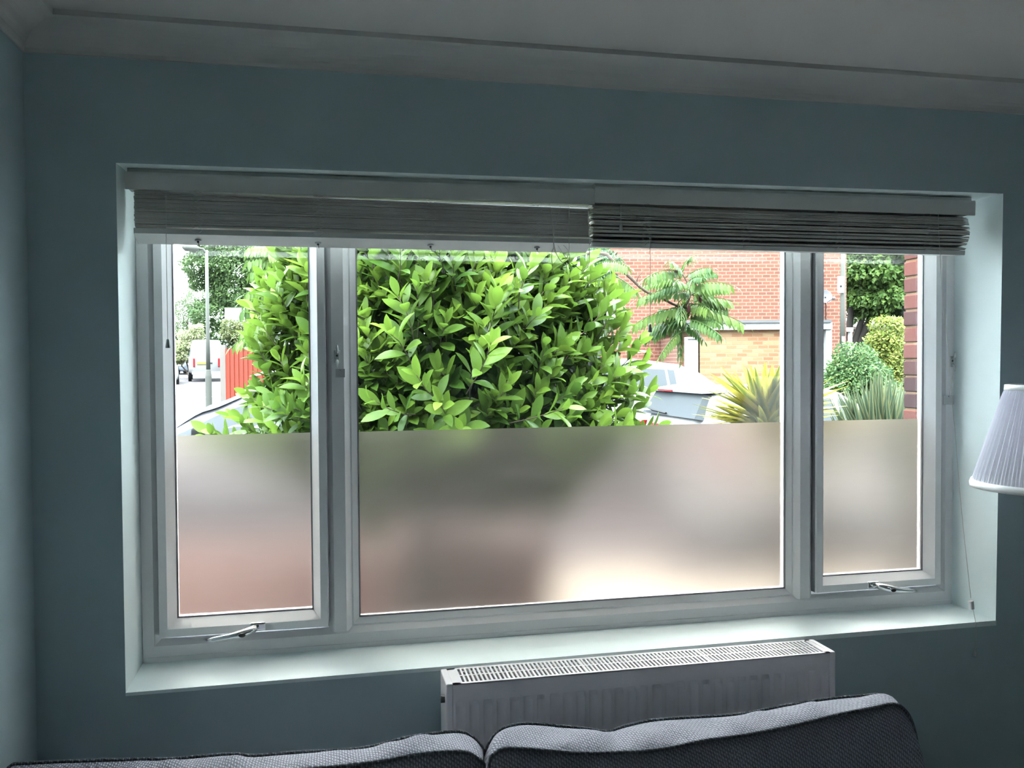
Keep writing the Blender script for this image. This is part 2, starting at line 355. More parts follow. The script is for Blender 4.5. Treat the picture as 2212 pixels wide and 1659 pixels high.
# ------------------------------------------------------------------ window
win = thing('window_1', None, None, (1.2, .2, .852), kind='structure')
m = MB(); m.frame_loop((0.001, .866, 2.399, 2.12), [(0, .26), (0, .19), (.028, .19), (.043, .206), (.043, .237), (.058, .237), (.058, .26)])
m.build('window_frame', M_upvc, win)
m = MB(); m.box((0.001, .1875, .8525), (2.399, .26, .8665)); m.build('sub_frame', M_upvc, win, bevel=.0015)
for c in (.503, 1.885):
    m = MB(); m.prism([(c-.031, .206), (c-.016, .19), (c+.016, .19), (c+.031, .206), (c+.031, .237), (c+.044, .237), (c+.044, .26), (c-.044, .26), (c-.044, .237), (c-.031, .237)], 'z', .900, 2.09)
    m.build('mullion', M_upvc, win)
def casement(x0, x1, gx0, gx1, name, hpx):
    c = thing(name, None, None, ((x0+x1)/2, .19, .92)); c.parent = win; c.location = WL[c.name] - WL[win.name]
    m = MB(); m.frame_loop((x0, .9205, x1, 2.085), [(0, .235), (0, .176), (.020, .176), (.040, .212), (.041, .2135), (.041, .235)])
    m.build('casement_frame', M_upvc, c)
    m = MB(); m.frame_loop((x0-.0012, .919, x1+.0012, 2.087), [(0, .205), (0, .187), (.003, .187), (.003, .205)]); m.build('rubber_seal', M_seal, c)
    m = MB(); m.frame_loop((x0, .9205, x1, 2.085), [(.0385, .216), (.0385, .2095), (.0425, .2105), (.0425, .216)]); m.build('glazing_gasket', M_seal, c)
    m = MB(); m.box((x0+.036, .220, .956), (x1-.036, .226, 2.05)); m.build('glass_pane', M_glass, c)
    m = MB(); fx0, fx1 = x0+.0415, x1-.0415
    m.add([(fx0, .217, .9617), (fx1, .217, .9617), (fx1, .217, 1.438), (fx0, .217, 1.438)], [(0, 1, 2, 3)])
    m.build('frosted_film', M_film, c, recalc=False)
    # cranked chrome handle
    zc = .934; px = hpx; s = -1 if x0 < 1 else 1
    h = MB()
    h.box((px-.020, .168, zc-.011), (px+.020, .176, zc+.011))
    hp = h.build('handle_plate', M_chrome, c, bevel=.005)
    h = MB()
    pts = [(px+s*.004, .170, zc), (px+s*.010, .150, zc), (px+s*.022, .138, zc-.002), (px+s*.042, .132, zc-.006), (px+s*.068, .132, zc-.010), (px+s*.105, .133, zc-.0145), (px+s*.122, .134, zc-.0165)]
    h.tube(pts, [.0085, .0095, .010, .0098, .0075, .0065, .0045], 14)
    h.build('handle_lever', M_chrome, c, smooth=True)
    h = MB(); h.ball((px+s*.036, .1225, zc-.0055), .0075, 12, (1.25, .4, .75)); h.build('handle_button', M_dark, c, smooth=True)
    return c
casement(.0445, .4705, 0, 0, 'left_casement', .289)
casement(1.9165, 2.3445, 0, 0, 'right_casement', 2.105)
m = MB(); m.frame_loop((.534, .909, 1.854, 2.09), [(0, .235), (0, .2065), (.004, .206), (.020, .2165), (.021, .218), (.021, .235)]); m.build('glazing_bead', M_upvc, win)
m = MB(); m.frame_loop((.5545, .9295, 1.8335, 2.0695), [(-.001, .220), (-.001, .2155), (.003, .2165), (.003, .220)]); m.build('rubber_seal', M_seal, win)
m = MB(); m.box((.553, .224, .928), (1.835, .230, 2.071)); m.build('glass_pane', M_glass, win)
m = MB(); m.add([(.5552, .2205, .9302), (1.8328, .2205, .9302), (1.8328, .2205, 1.437), (.5552, .2205, 1.437)], [(0, 1, 2, 3)]); m.build('frosted_film', M_film, win, recalc=False)

# cord cleats with warning tags
def cleat(name, label, c, tagc, group=None, tw=.0125, th=.0115):
    t = thing(name, label, 'cord cleat', c)
    x, y, z = c
    m = MB(); m.box((x-.008, y-.003, z-.017), (x+.008, y, z+.017)); m.build('cleat_plate', M_clear, t, bevel=.002)
    m = MB()
    m.tube([(x, y-.002, z+.010), (x, y-.012, z+.014), (x, y-.014, z+.030)], [.004, .004, .002], 8)
    m.tube([(x, y-.002, z-.010), (x, y-.012, z-.014), (x, y-.014, z-.030)], [.004, .004, .002], 8)
    m.build('cleat_horn', M_clear, t, smooth=True)
    m = MB(); m.ball((x, y-.003, z+.002), .003, 8); m.build('screw', M_dark, t)
    X, Y, Z = tagc
    m = MB(); m.box((X-tw, Y-.0012, Z-th), (X+tw, Y, Z+th)); g = m.build('warning_tag', M_tag, t, bevel=.001)
    m = MB(); m.ball((X, Y-.0012, Z+th-.003), .0016, 8); m.build('hole', M_dark, g)
    m = MB(); m.tube([(x+.002, y-.006, z), (x+.005, y-.006, z-.01), (X, Y-.003, Z+th-.003)], .0006, 5); m.build('string', M_cord, t)
a = P(728, 770, y=.189); b_ = P(735, 806, y=.1885)
cleat('cord_cleat', 'clear plastic cord cleat with a square frosted tag on the left mullion', tuple(a), tuple(b_))
a = P(2057, 781, y=.189); b_ = P(2049, 864, y=.187)
cleat('cord_cleat', 'clear plastic cord cleat beside the right reveal, with a pale tag below it', (2.391, .189, a.z), tuple(b_), tw=.020, th=.014)

# ------------------------------------------------------------------ blinds
rng = random.Random(5)
def blind(name, label, x0, x1, zv0, zv1, yv, side, ladders, sx0, sx1, ztop, nsl, zrail, cords):
    t = thing(name, label, 'blind', ((x0+x1)/2, .07, zrail-.02), group='venetian blinds drawn up at the top of the window')
    m = MB(); m.prism([(yv, zv0), (yv+.006, zv0), (yv+.006, zv1), (yv, zv1-.0), (yv-.001, zv1-.006)], 'x', x0, x1); v = m.build('valance', M_blind, t)
    zhr = 2.0975 if side == 'L' else 2.1025
    m = MB(); m.prism([(yv+.012, zv0+.004), (yv+.060, zv0+.004), (yv+.060, zhr), (yv+.012, zhr)], 'x', x0+.003, x1-.003); m.build('headrail', M_blind, t)
    # gathered slats
    m = MB(); zb = zrail + .012; span = ztop - zb
    for k in range(nsl):
        u = (k+.5)/nsl
        if side == 'L':
            za = zb + u*span; tl = math.radians(rng.uniform(-1.5, 1.5) - 16*(1-u)**2); dy = .004*math.sin(u*3.1); dz1 = -(0.010)*u
            e0, e1 = rng.uniform(0, .002), rng.uniform(-.004, .0)
        else:
            gap = [0, .0006, -.0005, .0012][k % 4]
            za = zb + u*span + gap; tl = math.radians(rng.choice([-3, -2, 2, 4, 0, 7, -6]) + 2); dy = .010*math.sin(u*3.1) - .006; dz1 = 0
            e0, e1 = rng.uniform(-.003, .002), .010*math.sin(u*2.6) - .012 + rng.uniform(-.001, .001)
        th = min(.0026, span/nsl*.72); yc = yv + .036 - dy
        pr = []
        for q in range(5):
            s_ = -0.025 + .05*q/4; cr = .0022*(1-(s_/.025)**2)
            pr.append((yc + s_*math.cos(tl), s_*math.sin(tl) + cr))
        poly = pr + [(a_, b2-th) for a_, b2 in pr[::-1]]
        n = len(poly); xa, xb = sx0+e0, sx1+e1
        vv = [(xa, p0, za+p1) for p0, p1 in poly] + [(xb, p0, za+p1+dz1) for p0, p1 in poly]
        m.add(vv, [tuple(range(n))[::-1], tuple(range(n, 2*n))] + [(i, (i+1) % n, n+(i+1) % n, n+i) for i in range(n)])
    m.build('slat_stack', M_slat, t)
    # bottom rail
    m = MB()
    if side == 'L': pl = [(yv+.008, zrail+.0), (yv+.008, zrail+.013), (yv+.058, zrail-.004), (yv+.058, zrail-.019)]
    else: pl = [(yv+.020, zrail-.003), (yv+.018, zrail+.010), (yv+.066, zrail+.012), (yv+.066, zrail+.000)]
    m.prism(pl, 'x', sx0-.001, sx1+(-.008 if side == 'R' else .002)); br = m.build('bottom_rail', M_blind, t, bevel=.001)
    if side == 'L':
        for px, py in ((428, 520), (687, 527), (930, 534), (1160, 536)):
            y = yv+.034; z = zrail - .0101; q = P(px, py, y=y)
            d = MB(); d.lathe((q.x, y, z), [(.001, -.0022), (.0075, -.002), (.008, 0), (.008, .001)], 18); plug = d.build('rail_plug', M_plastic, br, smooth=True)
            d = MB(); d.ball((q.x, y-.001, z-.004), .0032, 8); d.tube([(q.x, y-.001, z-.004), (q.x+.002, y-.002, z-.014)], .0008, 5); d.build('cord_knot', M_dark, br)
    # ladder strings bunched in front of the slats
    for lx in ladders:
        m = MB(); zt = zv0-.002; y = yv - .002; yy = yv+.006
        for s_ in (-1, 1):
            pts = []; zz = ztop+.002; k = 0; x = lx + s_*.006
            while zz > zrail+.006:
                pts.append((x + (.007 if k % 2 else -.007)*s_ + rng.uniform(-.003, .003), yy - .007 - rng.uniform(0, .004) - (.008 if side == 'R' else 0)*math.sin((zz-zrail)/(ztop-zrail)*3.1)*0.5, zz)); zz -= .0075; k += 1
            pts = [(lx+s_*.003, yv+.012, zt)] + pts + [(lx, yv+.012, zrail+.003)]
            m.tube(smoothline(pts, 3), .00065, 5)
        m.build('ladder_string', M_cord, t)
    for nm, pts in cords:
        m = MB(); m.tube(smoothline(pts, 4), .0008, 6); cd_ = m.build('pull_cord', M_cord, t)
        if nm: 
            e = Vector(pts[-1]); m = MB(); m.lathe((e.x, e.y, e.z-.021), [(.001, 0), (.0055, .0002), (.0058, .003), (.0035, .018), (.0028, .021), (.001, .022)], 16); m.build('tassel', M_plastic if nm == 'g' else M_dark, cd_, smooth=True)
    return t
def smoothline(pts, n):
    pts = [Vector(p) for p in pts]
    if len(pts) < 3: return pts
    out = []
    for i in range(len(pts)-1):
        p0 = pts[max(i-1, 0)]; p1 = pts[i]; p2 = pts[i+1]; p3 = pts[min(i+2, len(pts)-1)]
        for k in range(n):
            t = k/n
            out.append(0.5*((2*p1)+(p2-p0)*t+(2*p0-5*p1+4*p2-p3)*t*t+(3*p1-p0-3*p2+p3)*t*t*t))
    return out + [pts[-1]]
def pl(pts, y): return [tuple(P(a, b, y=y)) for a, b in pts]
loopc = [(None, pl([(1188, 437), (1192, 470), (1196, 530), (1192, 545), (1193, 580), (1197, 585)], .040)),
         (None, pl([(1212, 447), (1200, 485), (1196, 520), (1205, 555), (1222, 572), (1231, 560), (1226, 540), (1217, 530)], .038)),
         (None, pl([(1230, 446), (1228, 500), (1229, 545), (1215, 566), (1200, 545), (1195, 525)], .042)),
         (None, pl([(1270, 455), (1273, 520), (1272, 570), (1258, 584), (1245, 576), (1225, 560), (1205, 530)], .036)),
         ('g', pl([(358, 420), (359, 520), (361, 640), (362.5, 733)], .040))]
blind('venetian_blind', 'left venetian blind, raised, its underside showing a pale rail with cord plugs', .007, 1.179, 2.0445, 2.086, .048, 'L',
      [P(x, 470, y=.05).x for x in (425, 687, 930, 1160)], .024, 1.170, 2.0455, 28, 1.9405, loopc)
rc = [('g', pl([(1341, 442), (1341.5, 483)], .034)),
      ('g', pl([(1352, 445), (1375, 470), (1400, 500), (1404, 540), (1404.5, 620), (1404, 701)], .037)),
      (None, pl([(2027, 460), (2028, 500), (2031, 553), (2036, 640), (2045, 720), (2053, 810), (2058, 880), (2063, 930), (2067, 985), (2075, 1080), (2087, 1200), (2097, 1294)], .030)),
      (None, [tuple(P(2099, 1302, y=-.012)), tuple(P(2102, 1316, y=-.012)), tuple(P(2107, 1345, y=-.014)), tuple(P(2108, 1380, y=-.012)), tuple(P(2107, 1403, y=-.012))])]
rc[2] = (None, [(p[0], p[1], p[2]) for p in rc[2][1][:-4]] + [tuple(P(2067, 985, y=.020)), tuple(P(2075, 1080, y=.008)), tuple(P(2087, 1200, y=-.004)), tuple(P(2097, 1292, y=-.012))])
rc[3] = ('g', rc[3][1])
rb = blind('venetian_blind', 'right venetian blind, raised, with uneven slats and two long pull cords', 1.1795, 2.352, 2.0485, 2.0915, .046, 'R',
      [P(x, 500, y=.05).x for x in (1395, 1608, 1810, 2000)], 1.178, 2.342, 2.050, 27, 1.9365, rc)
m = MB(); e = P(2099, 1305, y=-.012); m.lathe((e.x, e.y, e.z-.014), [(.001, 0), (.0072, .0002), (.0072, .024), (.001, .0242)], 16, Matrix.Rotation(-.12, 3, 'Y')); m.build('cord_connector', M_upvc, rb, smooth=False)

# ------------------------------------------------------------------ radiator
RX0, RX1, RY0, RY1, RZ0, RZ1 = .744, 1.780, -.138, -.030, .28, .8535
rad = thing('radiator', 'white panel radiator with a slotted top grille under the window', 'radiator', ((RX0+RX1)/2, -.08, RZ0))
m = MB(); nx = 31; x = RX0+.012; fw = (RX1-RX0-.024)
yf = RY0
def rib(u):       # vertical pressed channels, 33 mm apart
    s = (u*fw) / .0334; f = s - math.floor(s)
    return 0.0 if (f < .36) else (-.0045*math.sin((f-.36)/.64*math.pi)**.6)
xs = [i/372 for i in range(373)]
rows = [(RZ1-.006, 0), (RZ1-.045, 0), (RZ1-.058, 1), (RZ0+.05, 1), (RZ0+.038, 0), (RZ0, 0)]
vv = []
for z, k in rows:
    for u in xs: vv.append((RX0+.012+u*fw, RY0+.003 - (0 if not k else rib(u)), z))
N = len(xs)
fs = [(r*N+i, r*N+i+1, (r+1)*N+i+1, (r+1)*N+i) for r in range(len(rows)-1) for i in range(N-1)]
m.add(vv, fs); m.box((RX0+.012, RY0+.008, RZ0), (RX1-.012, RY0+.012, RZ1-.008)); m.build('front_panel', M_rad, rad, recalc=False)
m = MB(); m.box((RX0+.012, RY1-.012, RZ0), (RX1-.012, RY1-.004, RZ1-.008)); m.build('back_panel', M_rad, rad)
m = MB()
k = RX0+.03
while k < RX1-.03: m.box((k, RY0+.016, RZ0+.04), (k+.0012, RY1-.016, RZ1-.035)); k += .025
m.build('convector_fins', M_convect, rad)
m = MB(); gx0, gx1 = RX0+.036, RX1-.030
m.box((RX0+.016, RY0, RZ1-.003), (RX1-.016, RY0+.009, RZ1)); m.box((RX0+.016, RY0, RZ1-.012), (RX1-.016, RY0+.0015, RZ1-.001))
m.box((RX0+.016, RY1-.009, RZ1-.003), (RX1-.016, RY1, RZ1)); m.box((gx0, (RY0+RY1)/2-.003, RZ1-.0035), (gx1, (RY0+RY1)/2+.003, RZ1-.0002))
m.box((RX0+.016, RY0, RZ1-.003), (gx0, RY1, RZ1)); m.box((gx1, RY0, RZ1-.003), (RX1-.016, RY1, RZ1))
k = gx0
j = 0
while k < gx1-.004:
    wd = .0075 if j % 30 == 29 else .0048
    m.box((k, RY0+.008, RZ1-.003), (k+wd, RY1-.008, RZ1-.0001)); k += .0109; j += 1
m.build('top_grille', M_rad, rad)
for s_ in (0, 1):
    xa = RX0 if s_ == 0 else RX1-.017
    m = MB(); m.box((xa, RY0-.001, RZ0+.01), (xa+.017, RY1, RZ1+.001)); m.build('side_panel', M_rad, rad, bevel=.004)
m = MB(); m.cyl((RX0-.010, RY0+.03, RZ1-.045), (RX0+.002, RY0+.03, RZ1-.045), .009, 16); m.build('blanking_plug', M_dark, rad)
m = MB(); m.tube([(RX0+.01, -.08, RZ0+.03), (RX0-.03, -.08, RZ0+.03), (RX0-.04, -.08, RZ0), (RX0-.04, -.08, 0)], .008, 12); m.build('inlet_pipe', M_chrome, rad)
m = MB(); m.tube([(RX1-.01, -.08, RZ0+.03), (RX1+.03, -.08, RZ0+.03), (RX1+.04, -.08, RZ0), (RX1+.04, -.08, 0)], .008, 12); m.build('outlet_pipe', M_chrome, rad)
for xx in (1.0, 1.5):
    m = MB(); m.box((xx, RY1-.006, .5), (xx+.04, 0, .62)); m.build('wall_bracket', M_rad, rad)

# ------------------------------------------------------------------ sofa and its back cushions
sofa = thing('sofa', 'grey woven sofa standing with its back to the radiator', 'sofa', (.85, -.75, 0))
m = MB(); m.box((-.17, -1.15, .05), (1.92, -.24, .30)); m.build('seat_base', M_fab, sofa, bevel=.02)
m = MB(); m.box((-.17, -.25, .05), (1.92, -.165, .60)); m.build('backrest', M_fab, sofa, bevel=.025)
for xx in (1.92,):
    m = MB(); m.box((xx, -1.15, .05), (xx+.16, -.165, .52)); m.build('armrest', M_fab, sofa, bevel=.03)
for xa, xb in ((-.16, .875), (.885, 1.915)):
    m = MB(); m.box((xa, -1.14, .30), (xb, -.42, .44)); m.build('seat_cushion', M_fab, sofa, bevel=.03)
for xa in (-.14, 1.84):
    for ya in (-1.12, -.28):
        m = MB(); m.cyl((xa+.02, ya, 0), (xa+.02, ya, .055), .02, 12); m.build('leg', M_dark, sofa)
def cushion(label, backe, fronte, zbot, xl, xr, tilt=.05):
    """backe / fronte: top-edge polylines (x, y, z) seen in the photo; the body hangs below them"""
    NX, K = 150, 14
    def samp(pl_, u):
        L = [0]
        for i in range(len(pl_)-1): L.append(L[-1]+(Vector(pl_[i+1])-Vector(pl_[i])).length)
        s = u*L[-1]
        for i in range(len(pl_)-1):
            if s <= L[i+1]+1e-9:
                t = (s-L[i])/(L[i+1]-L[i]+1e-9); return Vector(pl_[i]).lerp(Vector(pl_[i+1]), t)
        return Vector(pl_[-1])
    bs = smoothline(backe, 6); fs_ = smoothline(fronte, 6)
    m = MB(); vv = []; B = []; F = []
    n = random.Random(int(xl*100)+7); ph = [n.uniform(0, 6) for _ in range(6)]
    for i in range(NX+1):
        u = i/NX; b0 = samp(bs, u); f0 = samp(fs_, u); B.append(b0); F.append(f0)
        row = []
        for k in range(7):                       # top band, domed between the pipings, puckered
            t = k/6; p = b0.lerp(f0, t)
            p.z += .011*math.sin(t*math.pi)*(1+.5*math.sin(u*26+ph[0])+.45*math.sin(u*57+ph[1]+t*3)+.25*math.sin(u*97+ph[3]-t*4)) + .0016*math.sin(u*140+t*5+ph[4])*math.sin(t*math.pi); row.append(p)
        for k in range(1, 9):                    # front face bulges to the room
            t = k/8; p = f0.copy(); p.z = f0.z + (zbot-f0.z)*t; p.y = f0.y - .055*math.sin(min(1, t*1.15)*math.pi)**.7*(.35+.65*math.sin(max(.02, min(.98, u))*math.pi)**.35)
            p.y += .004*math.sin(u*30+ph[2])*math.exp(-t*5); row.append(p)
        for k in range(0, 8):                    # back face
            t = 1-k/7; p = b0.copy(); p.z = b0.z + (zbot-b0.z)*t; p.y = b0.y + .0*math.sin(t*math.pi); 
            if t > 0: row.append(p)
        vv.append(row)
    R_ = len(vv[0]); flat = [q for r in vv for q in r]
    fc = [(i*R_+k, i*R_+(k+1) % R_, (i+1)*R_+(k+1) % R_, (i+1)*R_+k) for i in range(NX) for k in range(R_)]
    fc += [tuple(range(R_)), tuple(range(NX*R_, (NX+1)*R_))[::-1]]
    m.add(flat, fc)
    root = thing('back_cushion', label, 'cushion', ((xl+xr)/2, -.32, zbot), group=None)
    m.build('cover', M_fab, root, smooth=True)
    for E, dy in ((B, .003), (F, -.003)):
        m = MB(); m.tube([Vector((p.x, p.y+dy, p.z+.0015)) for p in E], .0042, 8); m.build('piping', M_pipe, root, smooth=True)
    return root
yb, yf = -.255, -.40
right_b = [(.795, yb-.01, .45), (.797, yb-.01, .62), (.806, yb, .70)] + pl([(1062, 1600), (1080, 1580), (1108, 1569), (1150, 1566), (1210, 1571), (1270, 1577), (1310, 1583), (1350, 1572), (1400, 1560), (1480, 1553), (1600, 1545), (1700, 1526), (1800, 1511), (1870, 1505), (1905, 1504)], yb) + [(1.868, yb, .74), (1.883, yb, .70), (1.888, yb, .60), (1.888, yb, .45)]
right_f = [(.790, yf, .45), (.786, yf, .62)] + pl([(1057, 1650), (1066, 1630), (1090, 1617), (1150, 1619), (1250, 1627), (1350, 1625), (1430, 1618), (1520, 1600), (1600, 1589), (1700, 1570), (1800, 1546), (1880, 1530), (1926, 1521), (1950, 1531), (1968, 1560), (1980, 1610), (1986, 1659)], yf) + [(1.836, yf, .58), (1.836, yf, .45)]
cushion('right grey back cushion with piped edges, overlapping the radiator', right_b, right_f, .45, .79, 1.86)
left_b = [(-.19, yb, .45), (-.19, yb, .70), (-.185, yb, .76)] + pl([(20, 1659), (60, 1652), (180, 1647), (300, 1643), (360, 1643), (500, 1632), (545, 1636), (640, 1628), (730, 1624), (800, 1616), (880, 1596), (940, 1587), (985, 1583), (1010, 1588), (1032, 1605), (1044, 1635)], yb) + [(.787, yb, .62), (.787, yb, .45)]
left_f = [(-.19, yf, .45), (-.188, yf, .70), (-.17, yf, .775), (-.05, yf, .79), (.15, yf, .795), (.40, yf, .803)] + pl([(740, 1655), (820, 1645), (900, 1630), (970, 1624), (1010, 1626), (1035, 1642), (1045, 1659)], yf) + [(.782, yf, .62), (.782, yf, .45)]
cushion('left grey back cushion, sagging and cut off by the bottom of the photo', left_b, left_f, .45, -.19, .78)

# ------------------------------------------------------------------ lamp
lc = P(2258, 950, y=-.42); lx, ly = lc.x, lc.y
zt, zb_ = P(2200, 833, y=-.42).z, 1.318
lamp = thing('floor_lamp', 'lamp with white pleated cone shade at the right edge of the photo', 'lamp', (lx, ly, 0))
m = MB(); n = 220; vv = []
for j in range(9):
    t = j/8; r = .083+(.158-.083)*t; z = zt+(zb_-zt)*t
    for k in range(n):
        a = 2*math.pi*k/n; rr = r + (.0016*(1 if k % 2 else -1) + .0008*math.sin(k*1.7))*(1 if 0 < j < 8 else .2); vv.append((lx+rr*math.cos(a), ly+rr*math.sin(a), z))
m.add(vv, [(j*n+k, j*n+(k+1) % n, (j+1)*n+(k+1) % n, (j+1)*n+k) for j in range(8) for k in range(n)])
sh = m.build('lamp_shade', M_shade, lamp, recalc=False)
for r, z, hh in ((.083, zt, .013), (.158, zb_, .015)):
    m = MB(); z0 = z-hh/2-.003; ro = r + (.006 if z == zb_ else .002)
    if z == zb_: m.lathe((lx, ly, 0), [(r-.004, z-.004), (r+.003, z-.006), (r+.0035, z+.003), (r, z+.012), (r-.004, z+.011)], 96, closed=True)
    else: m.lathe((lx, ly, 0), [(r+.005, z-.012), (r+.0035, z+.001), (r, z+.002), (r-.001, z-.012)], 96, closed=True)
    m.build('shade_trim', M_white, sh, smooth=True)
m = MB(); m.lathe((lx, ly, 0), [(.14, 0), (.14, .02), (.03, .035), (.012, .05)], 40); m.build('base', M_upvc, lamp, smooth=False)
m = MB(); m.cyl((lx, ly, .04), (lx, ly, 1.36), .011, 16); m.build('pole', M_upvc, lamp)
m = MB(); m.cyl((lx, ly, 1.34), (lx, ly, 1.40), .018, 16); m.build('bulb_holder', M_dark, lamp)
m = MB(); m.ball((lx, ly, 1.44), .032, 16, (1, 1, 1.3)); m.build('bulb', M_white, lamp, smooth=True)
m = MB()
for a in (0, 2.09, 4.19): m.tube([(lx, ly, zt-.02), (lx+.082*math.cos(a+.3), ly+.082*math.sin(a+.3), zt-.006)], .0015, 6)
m.cyl((lx, ly, 1.40), (lx, ly, zt-.015), .003, 8); m.cyl((lx, ly, zt-.02), (lx, ly, zt+.012), .004, 8); m.build('shade_carrier', M_dish, lamp)


# ------------------------------------------------------------------ outside: ground
def zg(x, y):
    d = y; return -.10 + .021*max(0, d-16)
m = MB(); X0, X1, NXg, NYg = -45, 45, 30, 45
ys = [.31+ (i/NYg)**1.6*120 for i in range(NYg+1)]
vv = [(X0+(X1-X0)*i/NXg, y, zg(0, y)) for y in ys for i in range(NXg+1)]
m.add(vv, [(j*(NXg+1)+i, j*(NXg+1)+i+1, (j+1)*(NXg+1)+i+1, (j+1)*(NXg+1)+i) for j in range(NYg) for i in range(NXg)])
tag(m.build('ground', M_tarmac), kind='structure')
def slab(name, x0, x1, y0, y1, h, mt, lab, cat):
    m = MB(); m.box((x0, y0, -.105), (x1, y1, -.10+h)); return tag(m.build(name, mt), kind='structure')
slab('path_paving', -4.5, 2.0, .315, 5.6, .012, M_paving, '', '')
slab('path_concrete', 2.0, 3.06, .315, 5.0, .015, M_concrete, '', '')
slab('path_gravel', 3.06, 9.0, 1.36, 4.4, .03, M_concrete, '', '')
m = MB(); q = P(430, 849, d=32); m.add([(-8, q.y+3, zg(0, q.y+3)+.01), (-1, q.y+3, zg(0, q.y+3)+.01), (-1, q.y+3.5, zg(0, q.y+3.5)+.01), (-8, q.y+3.5, zg(0, q.y+3.5)+.01)], [(0, 1, 2, 3)])
tag(m.build('road_line', M_line), kind='structure')
# low garden wall below the laurel
m = MB(); m.box((-3.2, 2.95, -.10), (1.75, 3.17, .62)); tag(m.build('garden_wall', M_wing), 'low red brick garden wall behind the laurel, blurred by the frosted film', 'wall')

# wing of the house with the brick corner
M_wmort = mat('sandy_mortar', (0.040, 0.023, 0.012), 0.95, spec=0.05, var=.2, vscale=40)
m = MB(); c0 = P(1952, 750, d=4.0)
m.box((c0.x+.006, .32, -.10), (c0.x+1.2, c0.y-.006, 5))
hw_ = tag(m.build('house_wing', M_wmort, loc=(c0.x, c0.y, -.096)), kind='structure')
m = MB(); rb_ = random.Random(2)
for k in range(67):
    z = c0.z - 22.5*.075 - .02 + k*.075; L1 = .1025 if k % 2 else .215; yy = c0.y
    for j in range(3):
        o = rb_.uniform(-.002, .002); m.cur = rb_.choice([0, .25, .7, .8, 1.0, .9, .6]); m.any = True
        Lj = L1 if j == 0 else .215
        m.box((c0.x-.001+o, yy-Lj, z+.005), (c0.x+.1, yy, z+.070)); yy -= Lj+.010
m.build('brick_courses', M_wbrick, hw_, bevel=.005)

# ------------------------------------------------------------------ foliage helpers
def leafblade(m, base, d, n, L, W, fold=.35, droop=.25, tint=.5, seg=4):
    d = d.normalized(); n = (n - d*n.dot(d)); n = n.normalized() if n.length > 1e-5 else d.orthogonal().normalized()
    s = d.cross(n).normalized(); vv = []; 
    prof = {6: [.0, .52, .86, 1.0, .93, .62, .0], 4: [.0, .60, 1.0, .88, .0], 3: [.0, .85, .85, .0], 2: [0, 1, 0]}[seg]
    for i, pw in enumerate(prof):
        t = i/seg; c = base + d*(L*t) - n*(L*droop*t*t)
        if pw == 0: vv.append(c)
        else:
            w_ = W*pw*.5; vv += [c - s*w_ + n*(w_*fold), c, c + s*w_ + n*(w_*fold)]
    f = []
    # first tri pair
    f += [(0, 2, 1), (0, 3, 2)]; a = 1
    for i in range(1, seg-1):
        f += [(a, a+1, a+4, a+3), (a+1, a+2, a+5, a+4)]; a += 3
    e = len(vv)-1; f += [(a, a+1, e), (a+1, a+2, e)]
    m.add(vv, f, tint)
def rv(r): 
    while True:
        v = Vector((r.uniform(-1, 1), r.uniform(-1, 1), r.uniform(-1, 1)))
        if .05 < v.length < 1: return v.normalized()
def leafcloud(m, blobs, n, size, r, up=.5, seg=2, hollow=.55, wr=.5, tintf=None):
    vol = [b[3]*b[4]*b[5] for b in blobs]; tot = sum(v**.67 for v in vol)
    for b, v in zip(blobs, vol):
        for _ in range(int(n*v**.67/tot)):
            d = rv(r); k = r.uniform(hollow, 1.0)**.7; lump = 1+.13*math.sin(d.x*5+b[0])+.13*math.sin(d.z*6+b[1]*3)
            p = Vector((b[0]+b[3]*d.x*k*lump, b[1]+b[4]*d.y*k*lump, b[2]+b[5]*d.z*k*lump))
            ld = (rv(r)*.9+d*.5+Vector((0, 0, -.2))).normalized(); nn = (Vector((0, 0, up)) + rv(r)*.6 + d*.3)
            t = r.random() if tintf is None else tintf(d, r)
            leafblade(m, p, ld, nn, size*r.uniform(.7, 1.3), size*wr*r.uniform(.8, 1.2), .25, .2, t, seg)

# ------------------------------------------------------------------ cherry laurel outside the window
r = random.Random(11)
lau = thing('laurel_shrub', 'large glossy laurel shrub with bright green new leaves, filling the middle of the window', 'shrub', (.95, 2.05, -.10))
fol = MB(); stems = MB()
ctr = Vector((1.02, 2.12, 1.72))
trunks = [Vector((.75, 2.1, -.1)), Vector((1.05, 2.2, -.1)), Vector((1.25, 2.0, -.1)), Vector((.9, 2.3, -.1))]
def shoot(tip, d, L, nl, young):
    d = d.normalized(); base = tip - d*L; side = d.orthogonal().normalized()
    bend = rv(r)*.03
    pts = [base + d*(L*t) + bend*math.sin(t*3.1) for t in (0, .33, .66, 1)]
    stems.tube(pts, [.0028, .0024, .002, .0015], 5)
    a0 = r.uniform(0, 6)
    for i in range(nl):
        t = (i+1)/nl; p = base + d*(L*(.12+.88*t)) + bend*math.sin(t*3.1); a = a0 + i*2.4
        q = Matrix.Rotation(a, 3, d) @ side
        spread = 1.15 - .75*t + r.uniform(-.15, .15)
        ld = (d*math.cos(spread)+q*math.sin(spread) + Vector((0, 0, .10))).normalized()
        nn = (d*math.sin(spread) - q*math.cos(spread)) 
        if nn.z < 0 and r.random() < .4: nn = nn + Vector((0, 0, .8))
        Lf = r.uniform(.085, .14)*(1-.35*max(0, t-.75)*3); ty = young*(.25+.75*t) + r.uniform(-.12, .12)
        leafblade(fol, p, ld, nn, Lf, Lf*r.uniform(.36, .44), r.uniform(.1, .45), r.uniform(.0, .35), max(0, min(1, ty)), 6)
